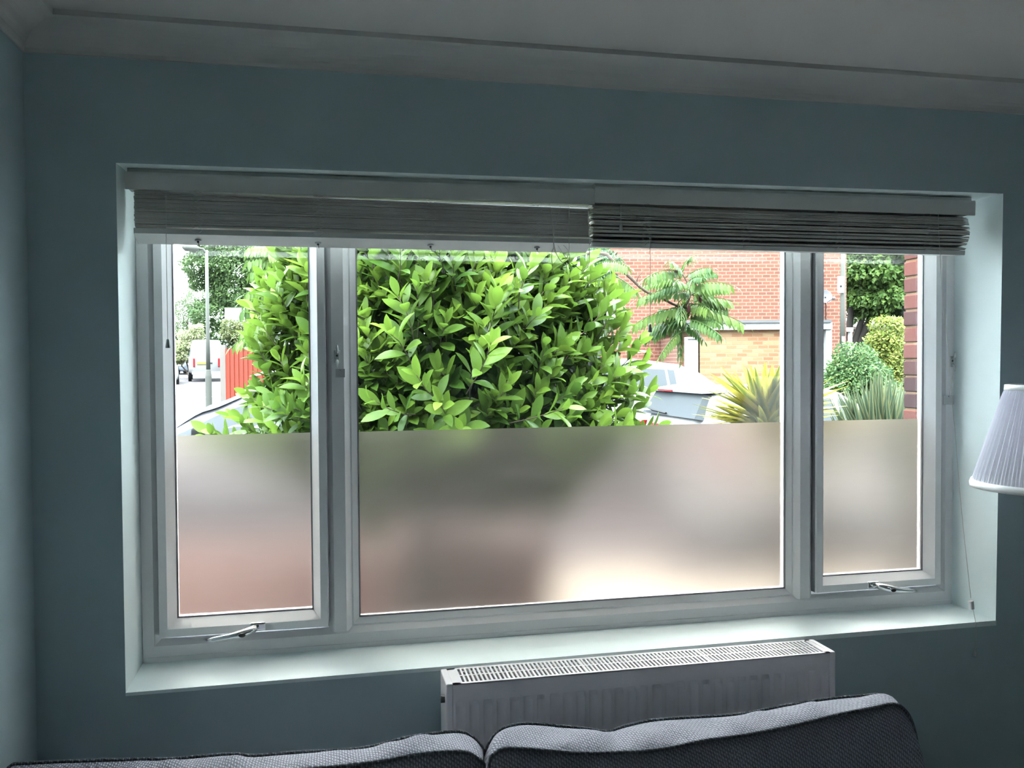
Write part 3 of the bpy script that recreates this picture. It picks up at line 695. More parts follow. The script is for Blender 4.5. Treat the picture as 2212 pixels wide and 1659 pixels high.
# silhouette radius by direction, ellipsoid with lobes
def rad_at(d):
    rx, ry, rz = .92, .75, .82
    k = 1/math.sqrt((d.x/rx)**2+(d.y/ry)**2+(d.z/rz)**2)
    return k*(1+.10*math.sin(4*d.x+3*d.z+1)+.07*math.sin(9*d.x-6*d.z))
cnt = 0
while cnt < 980:
    d = rv(r)
    if d.z < -.95 or (d.y > .35 and r.random() < .6): continue
    if d.y < -.2 and d.z < .1 and abs(d.x) < .45 and r.random() < .45: continue
    R0 = rad_at(d)*r.uniform(.80, 1.04); p = ctr + d*R0
    if p.z < .86: continue
    dirn = (d*.7 + Vector((0, -.1, .75)) + rv(r)*.3)
    shoot(p, dirn, r.uniform(.16, .30), r.randint(8, 12), r.uniform(.45, 1.0) * (1.0 if d.z > -.1 else .75)); cnt += 1
for _ in range(420):                                        # older leaves inside, tinted darker to stand for the shade there
    d = rv(r); p = ctr + d*rad_at(d)*r.uniform(.35, .78)
    if p.z < .9: continue
    shoot(p, d*.6+Vector((0, 0, .6))+rv(r)*.5, r.uniform(.15, .25), 8, r.uniform(0, .25))
# long low sprays on the left and the right as in the photo
for px, py, dd, n_ in ((470, 935, 3.9, 10), (500, 900, 4.0, 9), (535, 850, 4.1, 10), (520, 905, 3.9, 9), (570, 800, 4.2, 9), (600, 760, 4.2, 9), (560, 900, 3.9, 9), (620, 870, 3.9, 11), (440, 940, 3.9, 7), (480, 955, 3.8, 8), (600, 930, 3.8, 9),
                       (560, 700, 4.3, 10), (600, 640, 4.3, 10), (640, 585, 4.3, 10), (590, 880, 4.0, 10), (540, 945, 3.9, 9), (650, 930, 3.8, 9),
                       (1385, 880, 4.1, 10), (1375, 820, 4.1, 10), (1350, 750, 4.1, 10), (1330, 690, 4.2, 10), (1320, 620, 4.2, 11), (1395, 925, 4.0, 8), (1340, 850, 4.0, 10), (1365, 905, 4.0, 9), (1430, 918, 4.0, 7), (1290, 600, 4.2, 10),
                       (1400, 850, 4.1, 10), (1385, 790, 4.15, 10), (1370, 850, 3.95, 11), (1360, 790, 4.0, 11), (1350, 700, 4.1, 11), (1345, 650, 4.1, 11), (1310, 650, 4.0, 11), (1330, 900, 3.9, 10), (1310, 860, 3.9, 11), (1300, 920, 3.8, 10), (1350, 930, 3.8, 10), (1330, 800, 3.9, 11), (1380, 740, 4.15, 10), (1230, 600, 4.0, 12), (1270, 570, 4.1, 12), (1200, 640, 3.9, 12), (860, 640, 3.5, 11), (900, 810, 3.4, 11), (840, 720, 3.4, 11), (1080, 620, 3.5, 12), (1060, 740, 3.35, 10), (950, 870, 3.4, 10), (1000, 930, 3.4, 10), (1220, 880, 3.5, 10), (800, 860, 3.4, 10), (1160, 560, 3.6, 12)):
    p = P(px, py, d=dd); o = (p-ctr); o.y *= .3
    shoot(p, o.normalized()*.8+Vector((0, -.1, .75))+rv(r)*.15, r.uniform(.2, .3), n_, r.uniform(.7, 1.0))
for i in range(46):
    tk = trunks[i % 4]; d = rv(r); d.z = abs(d.z)*.8+.05; e = ctr + d*rad_at(d)*.7
    mid = tk.lerp(e, .5) + Vector((0, 0, .15)); s0 = tk + Vector((r.uniform(-.03, .03), r.uniform(-.03, .03), 0))
    stems.tube(smoothline([s0, Vector((tk.x*.5+ctr.x*.5, tk.y*.6+ctr.y*.4, .9)), mid.lerp(e, .4), e], 4), [max(.004, .018-.0011*k) for k in range(13)], 6)
fol.build('foliage', M_laurel, lau, smooth=True, recalc=False); stems.build('stems', M_bark, lau, smooth=True)

# ------------------------------------------------------------------ sumac
def pinnate(m, base, d, L, r, tint, np_=11, hang=.6):
    d = d.normalized(); up = Vector((0, 0, 1)); s = d.cross(up); s = s.normalized() if s.length > .05 else Vector((1, 0, 0))
    pts = [base + d*(L*t) - up*(L*.38*t*t) for t in [i/8 for i in range(9)]]
    m.tube(pts, [.0035]*4+[.0025]*5, 4)
    for i in range(np_):
        t = .18+.8*i/np_; k = t*8; a = int(k); p = pts[a].lerp(pts[min(8, a+1)], k-a); td = (pts[min(8, a+1)]-pts[max(0, a-1)]).normalized()
        for sg in (-1, 1):
            ld = td*.45 + s*sg*.75 - up*hang*r.uniform(.8, 1.6)
            leafblade(m, p, ld, up+s*sg*.3, L*.30*(1-.5*abs(t-.45)), L*.078, .2, .35, max(0, min(1, tint+r.uniform(-.15, .2))), 3)
    leafblade(m, pts[-1], td, up, L*.2, L*.05, .2, .3, tint, 3)
sumac = thing('sumac_tree', 'sumac tree with arching bare branch and drooping feathery leaves before the brick house', 'tree', (1.9, 3.6, -.1))
r = random.Random(4); sb = MB(); sl = MB()
br = [P(a, b, d=5.8) for a, b in [(1215, 570), (1240, 555), (1262, 548), (1285, 545), (1312, 550), (1322, 562), (1340, 580), (1362, 600), (1385, 622), (1400, 632), (1422, 640), (1450, 655), (1478, 668)]]
sb.tube([Vector((1.75, 3.75, -.1)), Vector((1.72, 3.72, .9)), P(1200, 640, d=6), ] + br, [.045, .038, .028]+[.016-.0007*k for k in range(13)], 8)
for a in ([(1312, 550), (1318, 538)], [(1340, 580), (1352, 566)], [(1374, 615), (1378, 598), (1392, 582)], [(1285, 545), (1290, 530)]):
    sb.tube([P(x, y, d=5.8) for x, y in a], [.006, .003, .002][:len(a)], 5)
tips = [(1478, 668, 5.8), (1470, 600, 5.75), (1490, 640, 5.7), (1455, 690, 5.8), (1510, 670, 5.85)]
sb.tube(smoothline([P(1478, 668, d=5.8), P(1492, 630, d=5.75), P(1470, 585, d=5.75)], 4), .006, 5)
sb.tube(smoothline([P(1478, 668, d=5.8), P(1480, 700, d=5.75), P(1470, 730, d=5.75)], 4), .006, 5)
for (px, py), (ex, ey), L in [((1470, 588), (1395, 590), .30), ((1470, 590), (1440, 555), .24), ((1474, 585), (1500, 548), .2), ((1480, 600), (1530, 585), .22), ((1480, 630), (1400, 640), .30), ((1485, 620), (1560, 615), .30),
                             ((1480, 640), (1460, 680), .26), ((1480, 665), (1395, 690), .32), ((1482, 668), (1400, 715), .32), ((1485, 665), (1545, 650), .28), ((1488, 670), (1575, 690), .32), ((1480, 680), (1530, 700), .25),
                             ((1478, 690), (1420, 720), .28), ((1474, 715), (1445, 760), .22), ((1480, 690), (1550, 720), .26), ((1480, 660), (1500, 600), .2), ((1480, 700), (1505, 735), .2), ((1470, 610), (1420, 610), .25), ((1490, 640), (1530, 640), .26)]:
    a = P(px, py, d=5.75+r.uniform(-.1, .1)); b2 = P(ex, ey, d=5.7+r.uniform(-.25, .25)); pinnate(sl, a, (b2-a)+Vector((0, 0, .09)), L*1.15, r, r.uniform(.15, .75), 10)
for k in range(26):
    a = P(1480+r.uniform(-22, 22), r.uniform(585, 705), d=5.75+r.uniform(-.1, .1)); e2 = rv(r); e2.z = e2.z*.4+.15; pinnate(sl, a, e2, r.uniform(.2, .32), r, r.uniform(.1, .6), 10)
for px, py, ex, ey in [(1300, 590, 1372, 610), (1290, 570, 1350, 560), (1285, 640, 1345, 650), (1270, 600, 1290, 640), (1250, 570, 1290, 585)]:
    a = P(px, py, d=5.6); b2 = P(ex, ey, d=5.4); pinnate(sl, a, (b2-a)+Vector((0, 0, .05)), .30, r, r.uniform(.2, .6), 12)
sb.build('branches', M_bark, sumac, smooth=True); sl.build('foliage', M_sumac, sumac, recalc=False)
# dark fruit spikes
M_seed = mat('dark_red_seed_head', (0.012, 0.004, 0.004), .9, spec=.04)
for px, py in ((1460, 592), (1501, 602), (1513, 645), (1488, 668)):
    q = P(px, py, d=5.65); m = MB(); m.ball(q, .016, 10, (.8, .8, 1.9)); m.build('seed_head', M_seed, sumac, smooth=True)
# second sumac left of the laurel
sm2 = thing('sumac_tree', 'sumac sapling with fan-like leaves behind the left side of the laurel', 'tree', (-.25, 5.0, -.1))
sb = MB(); sl = MB(); top = P(640, 590, d=7)
sb.tube(smoothline([Vector((top.x, top.y, -.1)), Vector((top.x+.1, top.y, 1.2)), top, top+Vector((0, 0, .9))], 5), .015, 6)
for px, py, ex, ey in [(640, 590, 575, 600), (640, 600, 590, 560), (640, 620, 565, 640), (640, 650, 530, 670), (640, 640, 560, 655), (640, 690, 530, 715), (640, 700, 570, 735), (620, 700, 545, 740), (650, 610, 600, 620), (640, 540, 560, 545), (640, 560, 570, 575)]:
    a = P(px, py, d=7); b2 = P(ex, ey, d=6.8); pinnate(sl, a, (b2-a)+Vector((0, 0, .15)), .46, r, r.uniform(.35, .9), 12)
sb.build('branches', M_bark, sm2, smooth=True); sl.build('foliage', M_sumac, sm2, recalc=False)

# ------------------------------------------------------------------ sword-leaved plants
def sword(m, base, d, L, W, r, edge=.0, mid=1.0, droop=.15, seg=7):
    d = d.normalized(); up = Vector((0, 0, 1)); s = d.cross(up); s = s.normalized() if s.length > .05 else Vector((1, 0, 0))
    s = (s + rv(r)*.35).normalized(); n = s.cross(d).normalized(); vv = []; tt = []
    for i in range(seg+1):
        t = i/seg; c = base + d*(L*t) - up*(L*droop*t*t); wd = W*.5*(min(1, .55+t*1.8) if t < .35 else (1-((t-.35)/.65)**1.6))+.0008
        vv += [c - s*wd + n*wd*.45, c - s*wd*.45 + n*wd*.15, c, c + s*wd*.45 + n*wd*.15, c + s*wd + n*wd*.45]; tt += [edge, mid*.8+edge*.2, mid, mid*.8+edge*.2, edge]
    f = [(i*5+k, i*5+k+1, (i+1)*5+k+1, (i+1)*5+k) for i in range(seg) for k in range(4)]
    m.add(vv, f, tt)
r = random.Random(9)
yb_ = P(1655, 925, d=5.0); yu = thing('yucca', 'yellow striped yucca with a fan of sword leaves in front of the white cars', 'plant', (yb_.x, yb_.y, -.07))
m = MB()
fan = [(1527, 800), (1535, 812), (1548, 778), (1580, 790), (1600, 770), (1645, 772), (1688, 775), (1700, 800), (1560, 835), (1520, 840), (1512, 858), (1518, 880), (1545, 895), (1620, 790), (1665, 790), (1740, 800), (1780, 800), (1815, 805), (1838, 820), (1842, 828), (1790, 850), (1760, 830), (1720, 785), (1675, 785), (1595, 820), (1535, 872), (1525, 905), (1700, 860), (1810, 838), (1830, 845), (1570, 812), (1630, 805), (1610, 850), (1575, 875), (1590, 900), (1550, 915), (1750, 870), (1770, 900), (1720, 910), (1800, 880), (1650, 780), (1690, 790), (1555, 800), (1668, 775)]
for k in range(60):
    aa = r.uniform(.12, math.pi-.12); rr = r.uniform(.75, 1.05); fan.append((1655+math.cos(aa)*175*rr, 915-math.sin(aa)*140*rr))
for i, (tx, ty) in enumerate(fan):
    t = P(tx, ty, d=5.0+r.uniform(-.45, .3)); b0 = yb_ + Vector((r.uniform(-.04, .04), r.uniform(-.04, .04), r.uniform(-.03, .05))); d = t-b0; L = d.length
    sword(m, b0, d+Vector((0, 0, .10*L)), L*1.02, .052, r, edge=r.uniform(0, .2), mid=r.choice([.25, .5, .95, .95]), droop=.10)
for i in range(60):
    a = r.uniform(0, 6.28); e = r.uniform(-.5, .9); d = Vector((math.cos(a), math.sin(a), e)); sword(m, yb_+Vector((0, 0, -.05)), d, r.uniform(.3, .5), .042, r, edge=.1, mid=.9, droop=.15)
m.build('foliage', M_yucca, yu, recalc=False)
m = MB(); m.tube([(yb_.x, yb_.y, -.07), (yb_.x+.02, yb_.y, .5), (yb_.x, yb_.y, yb_.z)], [.06, .05, .045], 10); m.build('trunk', M_bark, yu, smooth=True)
m = MB()
for i in range(26):
    t = P(r.uniform(1730, 1850), r.uniform(868, 915), d=5.2); sword(m, yb_+Vector((.1, 0, -.12)), t-yb_, (t-yb_).length*r.uniform(.7, 1.05), .018, r, 0, 1, .2)
m.build('dry_leaves', M_dead, yu, recalc=False)
pb = P(1900, 990, d=6.3); ph_ = thing('phormium', 'dark green upright sword-leaved plant beside the brick corner of the wing', 'plant', (pb.x, pb.y, -.07))
m = MB()
for i in range(150):
    tx = r.uniform(1790, 2010); top = 782 + abs(tx-1905)*.5 + r.uniform(-5, 60); t = P(tx, top, d=6.3+r.uniform(-.4, .4)); b0 = pb+Vector((r.uniform(-.15, .15), r.uniform(-.1, .1), -.3)); d = t-b0
    sword(m, b0, d, d.length, .055, r, edge=r.uniform(0, .45), mid=1.0, droop=.03)
for tx, ty in ((1838, 865), (1822, 850), (1845, 838), (1880, 805), (1887, 800), (1905, 810), (1922, 815), (1936, 822), (1860, 850), (1812, 862), (1800, 878)):
    t = P(tx, ty, d=6.0); b0 = pb+Vector((0, 0, -.1)); sword(m, b0, t-b0, (t-b0).length, .055, r, edge=0, mid=1, droop=.02)
m.build('foliage', M_phor, ph_, recalc=False)
m = MB(); m.tube([(pb.x, pb.y, -.1), (pb.x, pb.y, pb.z-.2)], [.16, .12], 10); m.build('crown', M_dbark, ph_)

M_hedge2 = leaf_mat('evergreen_leaf', (0.0022, 0.008, 0.0035, 1), (0.012, 0.030, 0.010, 1), .25, .6, .04)
# ------------------------------------------------------------------ hedge bush, golden shrub, trees
def bush(name, label, cat, mt, blobs, n, size, seed, trunk=None, up=.5, wr=.5, hollow=.6, tintf=None, bark=M_bark, base=None):
    r_ = random.Random(seed); b0 = blobs[0]; bx, by = (base or (b0[0], b0[1])); z0 = zg(bx, by)
    t = thing(name, label, cat, (bx, by, z0)); f = MB(); leafcloud(f, blobs, n, size, r_, up, 2, hollow, wr, tintf); f.build('foliage', mt, t, recalc=False)
    s = MB(); 
    tr = trunk or .04
    for b in blobs[:(3 if bark is M_dbark else 8)]:
        s.tube(smoothline([Vector((bx, by, z0)), Vector(((bx*2+b[0])/3, (by*2+b[1])/3, z0*.5+b[2]*.5)), Vector((b[0], b[1], b[2]))], 4), [tr*(1-.085*k) for k in range(9)], 8)
    s.build('trunk', bark, t, smooth=True); return t
def B(px, py, d, rpx, rpy, ry=None):
    q = P(px, py, d=d); rx = rpx/FPX*d; rz = rpy/FPX*d; return (q.x, q.y, q.z, rx, ry or rx, rz)
lit = lambda d, r_: max(0, min(1, .35+.45*d.z+r_.uniform(-.35, .35)))
bush('privet_bush', 'rounded green bush at the foot of the right lamp post', 'bush', M_hedge, [B(1850, 800, 15, 50, 52, .6), B(1875, 830, 15, 40, 50, .6), B(1820, 825, 15, 30, 45, .5), B(1860, 870, 15, 65, 50, .6)], 15000, .065, 3, tintf=None)
bush('golden_shrub', 'yellow-green loose shrub between the rounded bush and the brick corner', 'shrub', M_gold, [B(1915, 720, 16, 24, 40, .4), B(1925, 770, 16, 38, 50, .5), B(1895, 745, 16, 18, 30, .3), B(1940, 830, 16, 45, 60, .5)], 11000, .07, 6)
bush('plane_tree', 'tall leafy tree with a dark leaning trunk behind the brick house', 'tree', M_plane,
     [B(1880, 640, 34, 60, 50, 2), B(1930, 600, 34, 60, 60, 2), B(1850, 580, 34, 55, 60, 2), B(1990, 660, 34, 70, 60, 2), B(1900, 520, 34, 90, 60, 2), B(1980, 560, 34, 60, 70, 2)], 34000, .19, 8, trunk=.22, bark=M_dbark, wr=.75, base=tuple(P(1825, 760, d=34))[:2], hollow=.35)
bush('evergreen_shrub', 'dark fine-leaved evergreen shrub showing just above the right shoulder of the laurel', 'shrub', M_hedge2, [B(1245, 600, 9.5, 60, 62, .7), B(1280, 570, 9.5, 38, 40, .6), B(1205, 560, 9.5, 60, 50, .7), B(1290, 640, 9.5, 34, 50, .5)], 14000, .055, 31, wr=.3, base=tuple(P(1240, 780, d=10.2))[:2])
# distant trees on the left
bush('woodland_tree', 'tall dark green tree just right of the left lamp post', 'tree', M_tree,
     [B(520, 600, 62, 75, 75, 4), B(450, 580, 62, 50, 45, 3), B(600, 580, 62, 80, 70, 4), B(500, 520, 62, 95, 45, 4), B(560, 680, 62, 80, 60, 4), B(470, 690, 62, 50, 60, 3)], 42000, .26, 21, trunk=.35, bark=M_dbark)
bush('woodland_tree', 'broad tree behind the laurel, seen through the top of the left casement', 'tree', M_tree,
     [B(680, 640, 50, 90, 90, 4), B(780, 560, 50, 100, 80, 4), B(900, 500, 50, 110, 70, 4), B(760, 440, 50, 120, 60, 4), B(1000, 450, 50, 120, 60, 4), B(1180, 480, 50, 110, 70, 4), B(1220, 560, 50, 70, 70, 4)], 34000, .27, 22, trunk=.35, bark=M_dbark)
bush('willow_tree', 'pale grey-green drooping tree against the white sky at far left', 'tree', M_tree2,
     [B(405, 690, 78, 45, 55, 3), B(370, 710, 78, 45, 60, 3), B(430, 650, 78, 35, 45, 3), B(335, 720, 78, 50, 60, 3)], 16000, .24, 23, trunk=.25, wr=.3)
bush('blossom_bush', 'cream-flowering bush above the parked white car at far left', 'bush', M_cream,
     [B(410, 738, 55, 24, 26, 1), B(392, 760, 55, 22, 26, 1), B(425, 718, 55, 14, 18, 1), B(365, 770, 55, 28, 22, 1)], 11000, .15, 24, trunk=.06)
bush('garden_shrub', 'bronze-green shrub spilling over the red fence', 'shrub', M_photin,
     [B(500, 715, 31.2, 24, 22, .6), B(540, 722, 31.2, 35, 28, .7), B(585, 725, 31.2, 35, 30, .7), B(600, 690, 31.2, 40, 40, .7), B(560, 750, 31.2, 60, 14, .5), B(640, 640, 31.2, 40, 50, .8)], 17000, .11, 25, base=tuple(P(600, 780, d=31.2))[:2])

# ------------------------------------------------------------------ brick house across the street
ax = math.atan2(RM.col[0][1], RM.col[0][0])          # facade turned to face the camera's side of the street
ux = Vector((math.cos(ax), math.sin(ax), 0)); uy = Vector((-math.sin(ax), math.cos(ax), 0))
def hbox(m, px0, px1, z0, z1, d0, d1):
    """box along the facade: pixel columns at depth d0, running back to d1"""
    a = P(px0, 782, d=d0); b = P(px1, 782, d=d0); dd = d1-d0; L = (Vector((b.x, b.y, 0))-Vector((a.x, a.y, 0))).dot(ux); a.z = 0
    q = [a, a+ux*L, a+ux*L+uy*dd, a+uy*dd]
    vv = [(p.x, p.y, z0) for p in q]+[(p.x, p.y, z1) for p in q]
    m.add(vv, [(0, 3, 2, 1), (4, 5, 6, 7), (0, 1, 5, 4), (1, 2, 6, 5), (2, 3, 7, 6), (3, 0, 4, 7)])
Zp = lambda py, d, px=1640: P(px, py, d=d).z
h0 = P(1560, 782, d=19)
house = thing('brick_house', 'red brick house with a white-edged flat-roofed extension across the street', 'house', (h0.x, h0.y, -.1))
m = MB(); hbox(m, 1262, 1828, -.2, 6.5, 19, 27); m.build('brick_wall', M_brick, house, rotz=ax)
m = MB(); hbox(m, 1255, 1835, 6.5, 6.7, 18.7, 27.3); m.build('roof', M_roof, house)
ef = 16.6
m = MB(); hbox(m, 1512, 1716, -.2, Zp(713, ef), ef, 18.95); m.build('extension_wall', M_buff, house, rotz=ax)
m = MB(); hbox(m, 1468, 1484, -.2, Zp(725, ef+.25), ef+.25, 18.95); m.build('extension_pier', M_brick, house, rotz=ax)
m = MB(); hbox(m, 1460, 1797, Zp(697.5, ef-.1), Zp(692, ef-.1), ef-.15, 18.95); rf = m.build('flat_roof', M_felt, house)
m = MB(); hbox(m, 1460, 1798, Zp(712, ef-.1), Zp(697.5, ef-.1), ef-.10, ef+.02); m.build('fascia', M_whiteo, rf)
m = MB(); hbox(m, 1784, 1797, -.2, Zp(712, ef-.1), ef-.05, ef+.08); m.build('canopy_post', M_whiteo, house)
m = MB(); hbox(m, 1482, 1508, -.2, Zp(727, ef), ef-.02, ef+.15); dr = m.build('white_door', M_whiteo, house)
m = MB(); hbox(m, 1486, 1505, Zp(733, ef), Zp(731.5, ef), ef-.03, ef-.018); m.build('door_trim', M_darko, dr)
m = MB(); hbox(m, 1831, 1841, -.2, Zp(716, 19.2), 19.2, 19.3); pp_ = m.build('porch_post', M_whiteo, house)
m = MB(); hbox(m, 1827, 1843, Zp(718, 19.1), Zp(709, 19.1), 19.05, 19.35); m.build('post_cap', M_whiteo, pp_)
m = MB(); hbox(m, 1687, 1690, Zp(692, 18.9), Zp(678, 18.9), 18.88, 18.93); m.build('pipe_stub', M_whiteo, house)
m = MB(); hbox(m, 1693, 1696, Zp(692, 18.9), Zp(681, 18.9), 18.88, 18.93); m.build('pipe_stub', M_whiteo, house)
for px, py in ((1775, 586), (1707, 590)):
    m = MB(); m.ball(P(px, py, d=18.9), .055, 14); m.build('security_light', M_whiteo, house, smooth=True)
dish = thing('satellite_dish', 'small grey satellite dish on the brick house wall', 'satellite dish', tuple(P(1783, 650, d=18.9)))
c = P(1783, 640, d=18.55); n_ = Vector((-.15, -.9, .35)).normalized(); Mq = Vector((0, 0, 1)).rotation_difference(n_).to_matrix()
m = MB(); prof = [(.001, -.05), (.05, -.046), (.10, -.03), (.15, -.005), (.155, -.003), (.15, -.012), (.10, -.038), (.05, -.053), (.001, -.058)]
m.lathe(c, prof, 28, Mq); m.build('reflector', M_dish, dish, smooth=True)
m = MB(); e = P(1801, 644, d=18.1); m.tube([c+Mq@Vector((0, -.14, 0)), e], .008, 6); m.ball(e, .035, 10); m.build('feed_arm', M_dish, dish)
m = MB(); a = P(1783, 650, d=18.98); m.tube([c, P(1783, 655, d=18.8), a], .014, 8); m.build('bracket', M_dish, dish)
m = MB(); m.tube([P(1784, 655, d=18.9), P(1784, 700, d=18.95), P(1782, 760, d=18.95), P(1781, 830, d=18.95)], .010, 6); m.build('cable', M_darko, dish)
# house glimpsed behind the tree
q = P(1880, 760, d=42); h2 = thing('far_house', 'distant house with a tiled roof glimpsed under the tree', 'house', (q.x, q.y, zg(0, q.y)))
m = MB(); hbox(m, 1835, 1960, .3, Zp(712, 42), 42, 48); m.build('wall', M_buff, h2, rotz=ax)
a = P(1830, 705, d=41.5); m = MB(); z0, z1 = Zp(708, 42), Zp(655, 46)
pa, pb2, pc, pd_ = [P(x, 782, d=d_) for x, d_ in ((1828, 41.6), (1966, 41.6), (1940, 46), (1850, 46))]
m.add([(pa.x, pa.y, z0), (pb2.x, pb2.y, z0), (pc.x, pc.y, z1), (pd_.x, pd_.y, z1), (pa.x, pa.y, z0-.12), (pb2.x, pb2.y, z0-.12), (pc.x, pc.y, z1-.12), (pd_.x, pd_.y, z1-.12)], [(0, 1, 2, 3), (7, 6, 5, 4), (0, 4, 5, 1), (1, 5, 6, 2), (2, 6, 7, 3), (3, 7, 4, 0)]); m.build('roof', M_roof, h2)
m = MB(); hbox(m, 1885, 1910, Zp(760, 41.9), Zp(754, 41.9), 41.85, 41.95); m.build('window_sill', M_whiteo, h2)
m = MB(); hbox(m, 1858, 1905, Zp(716, 41.9), Zp(708, 41.9), 41.7, 41.95); m.build('gutter', M_whiteo, h2)
m = MB(); hbox(m, 1862, 1908, Zp(748, 41.9), Zp(722, 41.9), 41.9, 41.98); m.build('window', M_cglass, h2)

# ------------------------------------------------------------------ lamp posts, fence, sign
def lamppost(label, px, d, toppy, skirtpy, rs, rb, arm):
    b = P(px, 800, d=d); z0 = zg(b.x, b.y); t = thing('street_lamp', label, 'street lamp', (b.x, b.y, z0))
    zs = P(px, skirtpy, d=d).z; zt_ = P(px, toppy, d=d).z
    m = MB(); m.lathe((b.x, b.y, 0), [(rb, z0), (rb, zs), (rs*1.25, zs+.16), (rs*1.1, zs+.17)], 20); m.build('base_section', M_post, t)
    m = MB(); m.lathe((b.x, b.y, 0), [(rs*1.1, zs+.1), (rs, zs+1), (rs*.8, zt_)], 16); m.build('post', M_post, t, smooth=True)
    e = P(arm[0], arm[1], d=d-.3); m = MB(); a = Vector((b.x, b.y, zt_)); m.tube([a+Vector((0, 0, -.1)), a+(e-a)*.15+Vector((0, 0, .02)), a.lerp(e, .35)], rs*.6, 10); m.build('arm', M_post, t, smooth=True)
    m = MB(); p0 = a.lerp(e, .3); m.tube([p0, p0.lerp(e, .2), p0.lerp(e, .8), e], [.05, .10, .11, .04], 12); m.build('lantern', M_post, t, smooth=True)
    return t, b
lamppost('grey lamp post with a lantern arm at the left, before the white van', 450, 24, 541, 812, .052, .085, (393, 533))
t, b = lamppost('grey lamp post carrying a white sign plate, before the brick house', 1820, 16, 470, 796, .045, .078, (1760, 462))
c = P(1815, 615, d=15.9); m = MB(); m.box((c.x-.065, c.y-.02, c.z-.15), (c.x+.065, c.y-.008, c.z+.15)); sp = m.build('sign_plate', M_whiteo, t, bevel=.005)
m = MB(); m.lathe((c.x, c.y-.022, c.z-.03), [(.001, 0), (.02, 0), (.02, .003), (.001, .003)], 12, Matrix.Rotation(math.pi/2, 3, 'X')); m.build('sign_bolt', M_darko, sp)
m = MB(); q = P(1819, 735, d=15.93); m.box((q.x-.03, q.y-.05, q.z-.07), (q.x+.03, q.y-.035, q.z+.07)); m.build('sticker', M_whiteo, t)

fd = 30; q = P(540, 790, d=fd)
fence = thing('timber_fence', 'red-stained vertical board fence behind the laurel', 'fence', (q.x, q.y, zg(0, q.y)))
a = P(487, 790, d=fd); bb = P(760, 790, d=fd-5); dv = (bb-a); dv.z = 0; Lf = dv.length; dv.normalize(); k = 0; m = MB(); zt_ = P(520, 754, d=fd).z
nv = Vector((dv.y, -dv.x, 0))
while k*.15 < Lf:
    s0 = a + dv*(k*.15); off = nv*(.02 if k % 2 else 0)
    pts = [s0+off, s0+dv*.165+off, s0+dv*.165+off-nv*.02, s0+off-nv*.02]
    vv = [(p.x, p.y, zg(0, p.y)) for p in pts]+[(p.x, p.y, zt_) for p in pts]
    m.add(vv, [(0, 3, 2, 1), (4, 5, 6, 7), (0, 1, 5, 4), (1, 2, 6, 5), (2, 3, 7, 6), (3, 0, 4, 7)]); k += 1
m.build('fence_boards', M_fence, fence)
m = MB(); m.tube([a+Vector((0, 0, zt_-a.z-.5))-nv*.06, a+dv*Lf+Vector((0, 0, zt_-a.z-.5))-nv*.06], .035, 4); m.build('rail', M_fence, fence)
q = P(481, 790, d=fd+.0); zt2 = P(481, 745, d=fd).z; m = MB(); hbox(m, 475.5, 487, zg(0, q.y), zt2, fd, fd+.18)
m.build('concrete_post', M_cpost, fence)
sg = P(505, 690, d=33); t = thing('sale_board', 'white estate board with a blue strip on a post above the red fence', 'sign', (sg.x, sg.y, zg(0, sg.y)))
m = MB(); hbox(m, 487, 530, Zp(712, 33, 505), Zp(665, 33, 505), 33, 33.02); bd = m.build('board', M_whiteo, t)
m = MB(); hbox(m, 487.5, 500, Zp(710.5, 33, 505), Zp(706, 33, 505), 32.98, 32.995); m.build('blue_strip', M_cyan, bd)
m = MB()
for px, py, ww, hh in ((492, 692, 3, 1.5), (496, 694.5, 2.5, 2), (493.5, 691, 1, 3), (498, 696, 1, 3)): hbox(m, px, px+ww, Zp(py+hh, 33, 505), Zp(py, 33, 505), 32.98, 32.995)
m.build('lettering', M_darko, bd)
m = MB(); hbox(m, 513, 516, zg(0, 33), Zp(665, 33, 505), 33.03, 33.09); m.build('post', M_whiteo, t)

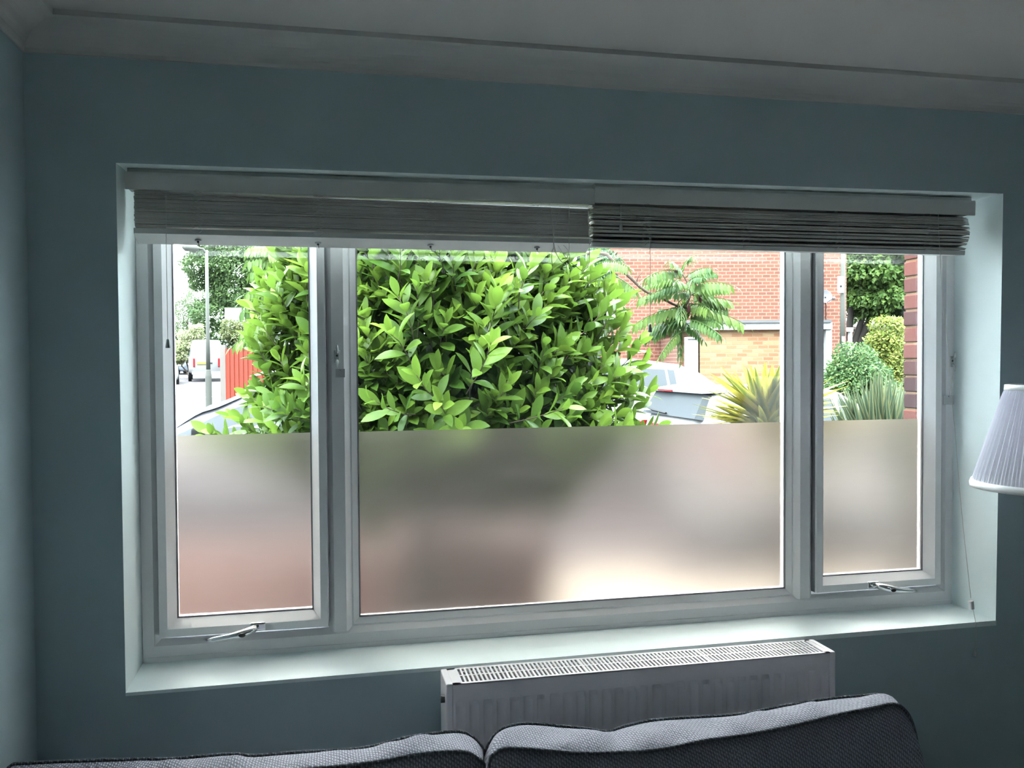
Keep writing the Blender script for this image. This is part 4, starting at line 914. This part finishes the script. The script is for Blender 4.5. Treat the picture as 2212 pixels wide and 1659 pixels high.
# ------------------------------------------------------------------ vehicles
def interp(tab, x):
    for i in range(len(tab)-1):
        if x <= tab[i+1][0]:
            t = (x-tab[i][0])/(tab[i+1][0]-tab[i][0]+1e-9); t = max(0, min(1, t)); t2 = t*t*(3-2*t)*.5+t*.5
            return tab[i][1]+(tab[i+1][1]-tab[i][1])*t2
    return tab[-1][1]
def vehicle(name, label, cat, loc, heading, paint, top, belt, W, zlow, wheels, wr, side_win, screens, extras=(), roofw=.80, arch=M_tyre):
    """top: (x, z) outline over the car, x forward; belt: (x, z) waist line; side_win: polygons in x,z; screens: (x0, x1, halfwidth) on the top surface"""
    c = Vector(loc); root = thing(name, label, cat, loc); M = Matrix.Translation(c) @ Matrix.Rotation(heading, 4, 'Z')
    x0, x1 = top[0][0], top[-1][0]; HW = W/2
    def hw(x):                                        # plan taper at both ends
        e = min(x-x0, x1-x)/.55; return HW*(1 if e >= 1 else (.74+.26*math.sin(max(0, e)*math.pi/2)))
    def sec(x):
        zt_ = interp(top, x); zb2 = min(interp(belt, x), zt_-.015); h = hw(x); g = max(0, min(1, (zt_-zb2-.02)/.35)); rw = h*(1-(1-roofw)*g)
        return zt_, zb2, h, rw
    def side_y(x, z):
        zt_, zb2, h, rw = sec(x); t = max(0, min(1, (z-zb2)/(max(.05, zt_-.07-zb2)))); return h*.985+(rw*.97-h*.985)*t**1.25
    m = MB(); NX = 60; rows = []
    for i in range(NX+1):
        u = i/NX; x = x0+(x1-x0)*(u if 0 else (.5-.5*math.cos(math.pi*u))*.4+u*.6); zt_, zb2, h, rw = sec(x)
        half = [(0, zlow), (h*.86, zlow), (h*.97, zlow+.10), (h*1.0, zlow+(zb2-zlow)*.45), (h*1.0, zlow+(zb2-zlow)*.75), (h*.985, zb2)]
        for k in range(1, 6):
            z = zb2+(zt_-.07-zb2)*k/5 if zt_-zb2 > .1 else zb2+(zt_-zb2)*k/8; half.append((side_y(x, z) if zt_-zb2 > .1 else h*.985-.02*k, z))
        ry = half[-1][0]; rz = half[-1][1]
        half += [(ry*.95, rz+(zt_-rz)*.45), (ry*.82, rz+(zt_-rz)*.8), (ry*.45, zt_-.005), (0, zt_)]
        ring = [Vector((x, -a, b3)) for a, b3 in half] + [Vector((x, a, b3)) for a, b3 in half[-2:0:-1]]
        rows.append(ring)
    n = len(rows[0]); vv = [M@p for rr in rows for p in rr]
    f = [(i*n+k, i*n+(k+1) % n, (i+1)*n+(k+1) % n, (i+1)*n+k) for i in range(NX) for k in range(n)] + [tuple(range(n))[::-1], tuple(range(NX*n, (NX+1)*n))]
    m.add(vv, f); body = m.build('body', paint, root, smooth=True)
    for poly in side_win:
        for s_ in (-1, 1):
            m = MB(); xs_ = [p[0] for p in poly]; NXw = 14; NZw = 5; xa, xb = min(xs_), max(xs_); lo = poly[:len(poly)//2]; 
            # poly = lower edge points left to right, then upper edge points left to right
            hi = poly[len(poly)//2:]; vv = []
            for i in range(NXw+1):
                x = xa+(xb-xa)*i/NXw; zl = interp_lin(lo, x); zh = max(zl+.002, interp_lin(hi, x))
                for k in range(NZw+1): z = zl+(zh-zl)*k/NZw; vv.append(M@Vector((x, s_*(side_y(x, z)+.006), z)))
            m.add(vv, [(i*(NZw+1)+k, (i+1)*(NZw+1)+k, (i+1)*(NZw+1)+k+1, i*(NZw+1)+k+1) for i in range(NXw) for k in range(NZw)]); m.build('side_window', M_cglass, root, smooth=True)
    for nm, xa, xb, f0, f1 in screens:
        m = MB(); vv = []; 
        for i in range(11):
            x = xa+(xb-xa)*i/10; zt_, zb2, h, rw = sec(x); hw_ = (f0+(f1-f0)*i/10)
            for k in range(9):
                a = -1+2*k/8; y = a*hw_*h; 
                # follow the rounded top
                ry = side_y(x, zt_-.07) if zt_-zb2 > .1 else h*.9; e = abs(y)/max(.05, ry)
                zz = zt_ - (0.005 if e < .45 else .005+(min(e, 1)-.45)/.55*.045); vv.append(M@(Vector((x, y, zz))+Vector((0, 0, .012))))
        m.add(vv, [(i*9+k, (i+1)*9+k, (i+1)*9+k+1, i*9+k+1) for i in range(10) for k in range(8)]); m.build(nm, M_cglass, root, smooth=True)
    for wx in wheels:
        for s_ in (-1, 1):
            yo = s_*(hw(wx)*1.0)
            m = MB(); m.tube([M@Vector((wx, yo-s_*.03, wr+.02)), M@Vector((wx, yo+s_*.008, wr+.02))], wr*1.17, 32); m.build('wheel_arch', arch, root)
            m = MB(); a, b3 = M@Vector((wx, yo-s_*.16, wr)), M@Vector((wx, yo+s_*.02, wr)); m.tube([a, a.lerp(b3, .85), b3], [wr, wr, wr*.94], 32); wl = m.build('wheel', M_tyre, root)
            m = MB(); m.tube([b3, M@Vector((wx, yo+s_*.03, wr))], [wr*.66, wr*.6], 20); m.build('hub_cap', M_alloy, wl)
    for nm, mt, fn in extras:
        for s_ in ((-1, 1) if nm in ('door_mirror', 'head_lamp', 'tail_lamp') and fn.__code__.co_argcount == 5 else (0,)):
            m = MB(); fn(m, M, side_y, sec, s_) if s_ else fn(m, M, side_y, sec); m.build(nm, mt, root, bevel=.035 if nm == 'door_mirror' else (.02 if nm == 'tail_lamp' else 0), smooth=nm == 'door_mirror')
    return root
def interp_lin(tab, x):
    if x <= tab[0][0]: return tab[0][1]
    for i in range(len(tab)-1):
        if x <= tab[i+1][0]: return tab[i][1]+(tab[i+1][1]-tab[i][1])*(x-tab[i][0])/(tab[i+1][0]-tab[i][0]+1e-9)
    return tab[-1][1]
def bx(x0, y0, z0, x1, y1, z1): return lambda m, M, sy, sec: m.box((x0, y0, z0), (x1, y1, z1), M)
def mirr(xm, z, W): 
    def f(m, M, sy, sec, s_):
        m.box((xm-.07, s_*(W/2+.06)-.09, z), (xm+.05, s_*(W/2+.06)+.09, z+.13), M)
    return f
gz = -.10
# silver car, side on, nose to the left
rA = P(365, 900, y=7.2).x
vehicle('silver_car', 'silver hatchback parked nose-left behind the left side of the laurel', 'car', (rA+1.0, 8.05, gz), math.pi, M_cars,
        [(-2.0, .62), (-1.95, .95), (-1.6, 1.22), (-1.0, 1.42), (-.3, 1.475), (.2, 1.44), (.65, 1.28), (1.15, 1.00), (1.75, .86), (2.05, .68), (2.1, .5)],
        [(-2.0, .9), (0, .93), (1.0, .93), (2.1, .6)], 1.74, .20, (-1.25, 1.3), .31,
        [[(-1.3, 1.02), (-.35, .99), (-1.2, 1.20), (-.35, 1.36)], [(-.28, .99), (.95, .98), (-.28, 1.36), (.1, 1.345), (.45, 1.24), (.93, 1.0)]][:1] + [[(-.28, .99), (.3, .985), (.6, .98), (.95, .98), (-.28, 1.37), (.1, 1.345), (.45, 1.24), (.93, 1.0)]],
        [('windscreen', .30, 1.08, .78, .86), ('rear_screen', -1.85, -1.45, .7, .75)],
        [('door_mirror', M_darko, mirr(.72, .96, 1.74)), ('head_lamp', M_cglass, bx(1.9, -.75, .6, 2.06, -.45, .72)), ('number_plate', M_whiteo, bx(2.08, -.25, .35, 2.12, .25, .46))])
# white SUV behind
sx_ = P(1600, 850, d=12.2)
vehicle('white_suv', 'white tall estate car parked side-on beyond the small hatchback', 'car', (sx_.x-2.25, sx_.y+1.0, gz), math.pi, M_carw,
        [(-2.3, .7), (-2.25, 1.2), (-2.0, 1.44), (-1.75, 1.60), (-1.45, 1.70), (-.9, 1.765), (-.1, 1.76), (.75, 1.52), (1.2, 1.16), (2.0, 1.0), (2.3, .8), (2.35, .55)],
        [(-2.3, 1.22), (0, 1.2), (1.2, 1.08), (2.35, .7)], 1.85, .26, (-.85, 1.55), .38,
        [[(-1.36, 1.34), (-1.26, 1.32), (-1.30, 1.60), (-1.26, 1.62)], [(-1.22, 1.32), (-.6, 1.30), (-1.22, 1.61), (-.6, 1.64)], [(-.52, 1.28), (.25, 1.26), (-.52, 1.64), (.25, 1.60)], [(.32, 1.15), (.95, 1.14), (.32, 1.56), (.9, 1.22)]],
        [('windscreen', .75, 1.2, .8, .88)],
        [('door_mirror', M_carw, mirr(.9, 1.1, 1.85)), ('tail_lamp', M_redl, bx(-2.24, -.86, .95, -2.1, -.6, 1.2))], arch=M_tyre)
# white hatchback seen from the rear left corner
q = P(1521, 858, y=5.0)
vehicle('white_hatchback', 'small white hatchback with grey rear screen and wiper, between the laurel and the yucca', 'car', (q.x+1.64, 5.0+.52+.05, gz), 0.03, M_carw,
        [(-1.80, .5), (-1.79, .95), (-1.74, 1.20), (-1.62, 1.44), (-1.5, 1.475), (-.9, 1.50), (-.35, 1.46), (.15, 1.22), (.5, 1.00), (1.1, .88), (1.45, .66), (1.5, .5)],
        [(-1.8, 1.14), (-1.5, 1.14), (0, 1.0), (1.5, .6)], 1.55, .20, (-1.2, .95), .29,
        [[(-1.0, 1.16), (-.45, 1.08), (-.95, 1.36), (-.45, 1.38)], [(-.38, 1.06), (.3, .99), (-.38, 1.38), (.3, 1.02)]],
        [('windscreen', -.3, .45, .75, .85)],
        [('tail_lamp', M_redl, lambda m, M, sy, sec: m.box((-1.80, .58, .80), (-1.70, .70, 1.14), M)), ('tail_lamp', M_redl, lambda m, M, sy, sec: m.box((-1.80, -.70, .80), (-1.70, -.58, 1.14), M)),
         ('rear_screen', M_cglass, lambda m, M, sy, sec: m.add([M@Vector(v) for v in ((-1.785, -.59, 1.215), (-1.785, .59, 1.215), (-1.66, .53, 1.43), (-1.66, -.53, 1.43), (-1.70, -.59, 1.20), (-1.70, .59, 1.20), (-1.58, .53, 1.41), (-1.58, -.53, 1.41))], [(0, 1, 2, 3), (7, 6, 5, 4), (0, 4, 5, 1), (2, 6, 7, 3), (1, 5, 6, 2), (0, 3, 7, 4)])),
         ('spoiler', M_carw, lambda m, M, sy, sec: m.prism([(-1.70, 1.435), (-1.70, 1.455), (-1.45, 1.49), (-1.45, 1.44)], 'y', -.56, .56, M)),
         ('brake_light', M_redl, bx(-1.712, .05, 1.438, -1.69, .38, 1.452)),
         ('wiper', M_darko, lambda m, M, sy, sec: m.tube([M@Vector((-1.80, -.02, 1.235)), M@Vector((-1.80, .28, 1.25)), M@Vector((-1.79, .50, 1.27))], .011, 6)),
         ('number_plate', M_redl, bx(-1.83, -.26, 1.02, -1.78, .26, 1.13)),
         ('door_mirror', M_carw, mirr(.15, 1.0, 1.55))])
# white van, rear on
q = P(434, 820, d=50); vz = zg(0, q.y)
vehicle('white_van', 'white high-roofed van seen from behind, beyond the left lamp post', 'van', (q.x, q.y+2.6, vz), math.radians(97), M_carw,
        [(-2.6, 2.0), (-2.55, 2.3), (-2.35, 2.42), (-1.0, 2.45), (.8, 2.42), (1.3, 2.25), (1.75, 1.5), (2.4, 1.2), (2.6, .9)],
        [(-2.6, 1.3), (1.3, 1.3), (2.6, .9)], 1.98, .45, (-1.5, 1.7), .34,
        [[(-2.3, 1.45), (-1.6, 1.45), (-2.3, 1.9), (-1.6, 1.9)]], [('windscreen', 1.3, 1.75, .8, .85)],
        [('tail_lamp', M_redl, lambda m, M, sy, sec, s_: m.box((-2.64, s_*.68-.05, .85), (-2.5, s_*.68+.05, 1.35), M)),
         ('number_plate', M_yel, bx(-2.64, .0, 1.0, -2.58, .52, 1.12)),
         ('rear_bumper', M_carw, bx(-2.66, -.80, .42, -2.5, .80, .6)),
         ('rear_door_gap', M_dish, bx(-2.612, -.008, .6, -2.58, .008, 2.2)),
         ('door_handle', M_darko, bx(-2.65, -.32, 1.06, -2.6, -.18, 1.10))])
# white car, nose towards us, at the frame edge
q = P(345, 826, d=46); vz = zg(0, q.y)
vehicle('white_car', 'white car facing the camera at the left edge of the glass', 'car', (q.x-.3, q.y+2.1, vz), math.radians(-80), M_carw,
        [(-2.1, .8), (-2.0, 1.0), (-1.3, 1.38), (-.5, 1.44), (.3, 1.38), (1.1, 1.02), (1.8, .88), (2.05, .7), (2.1, .5)],
        [(-2.1, .95), (1.0, .95), (2.1, .65)], 1.76, .2, (-1.3, 1.35), .31,
        [[(-1.3, 1.0), (.8, .97), (-1.1, 1.3), (.75, 1.02)]], [('windscreen', .35, 1.05, .78, .88)],
        [('head_lamp', M_cglass, lambda m, M, sy, sec, s_: m.box((1.98, s_*.60-.14, .62), (2.09, s_*.60+.14, .72), M)),
         ('lower_grille', M_darko, bx(2.02, -.68, .24, 2.12, .68, .36)), ('upper_grille', M_darko, bx(2.03, -.3, .50, 2.13, .3, .56)), ('door_mirror', M_carw, mirr(.8, .95, 1.76))])
q = P(392, 800, d=64); vz = zg(0, q.y)
vehicle('blue_grey_car', 'distant blue-grey car between the white car and the white van', 'car', (q.x, q.y, vz), math.radians(-60), M_carb,
        [(-2.1, .8), (-2.0, 1.0), (-1.3, 1.38), (-.5, 1.44), (.3, 1.38), (1.1, 1.02), (1.8, .88), (2.05, .7), (2.1, .5)],
        [(-2.1, .95), (1.0, .95), (2.1, .65)], 1.76, .2, (-1.3, 1.35), .31, [[(-1.3, 1.0), (.8, .97), (-1.1, 1.3), (.75, 1.02)]], [('windscreen', .35, 1.05, .78, .88)])
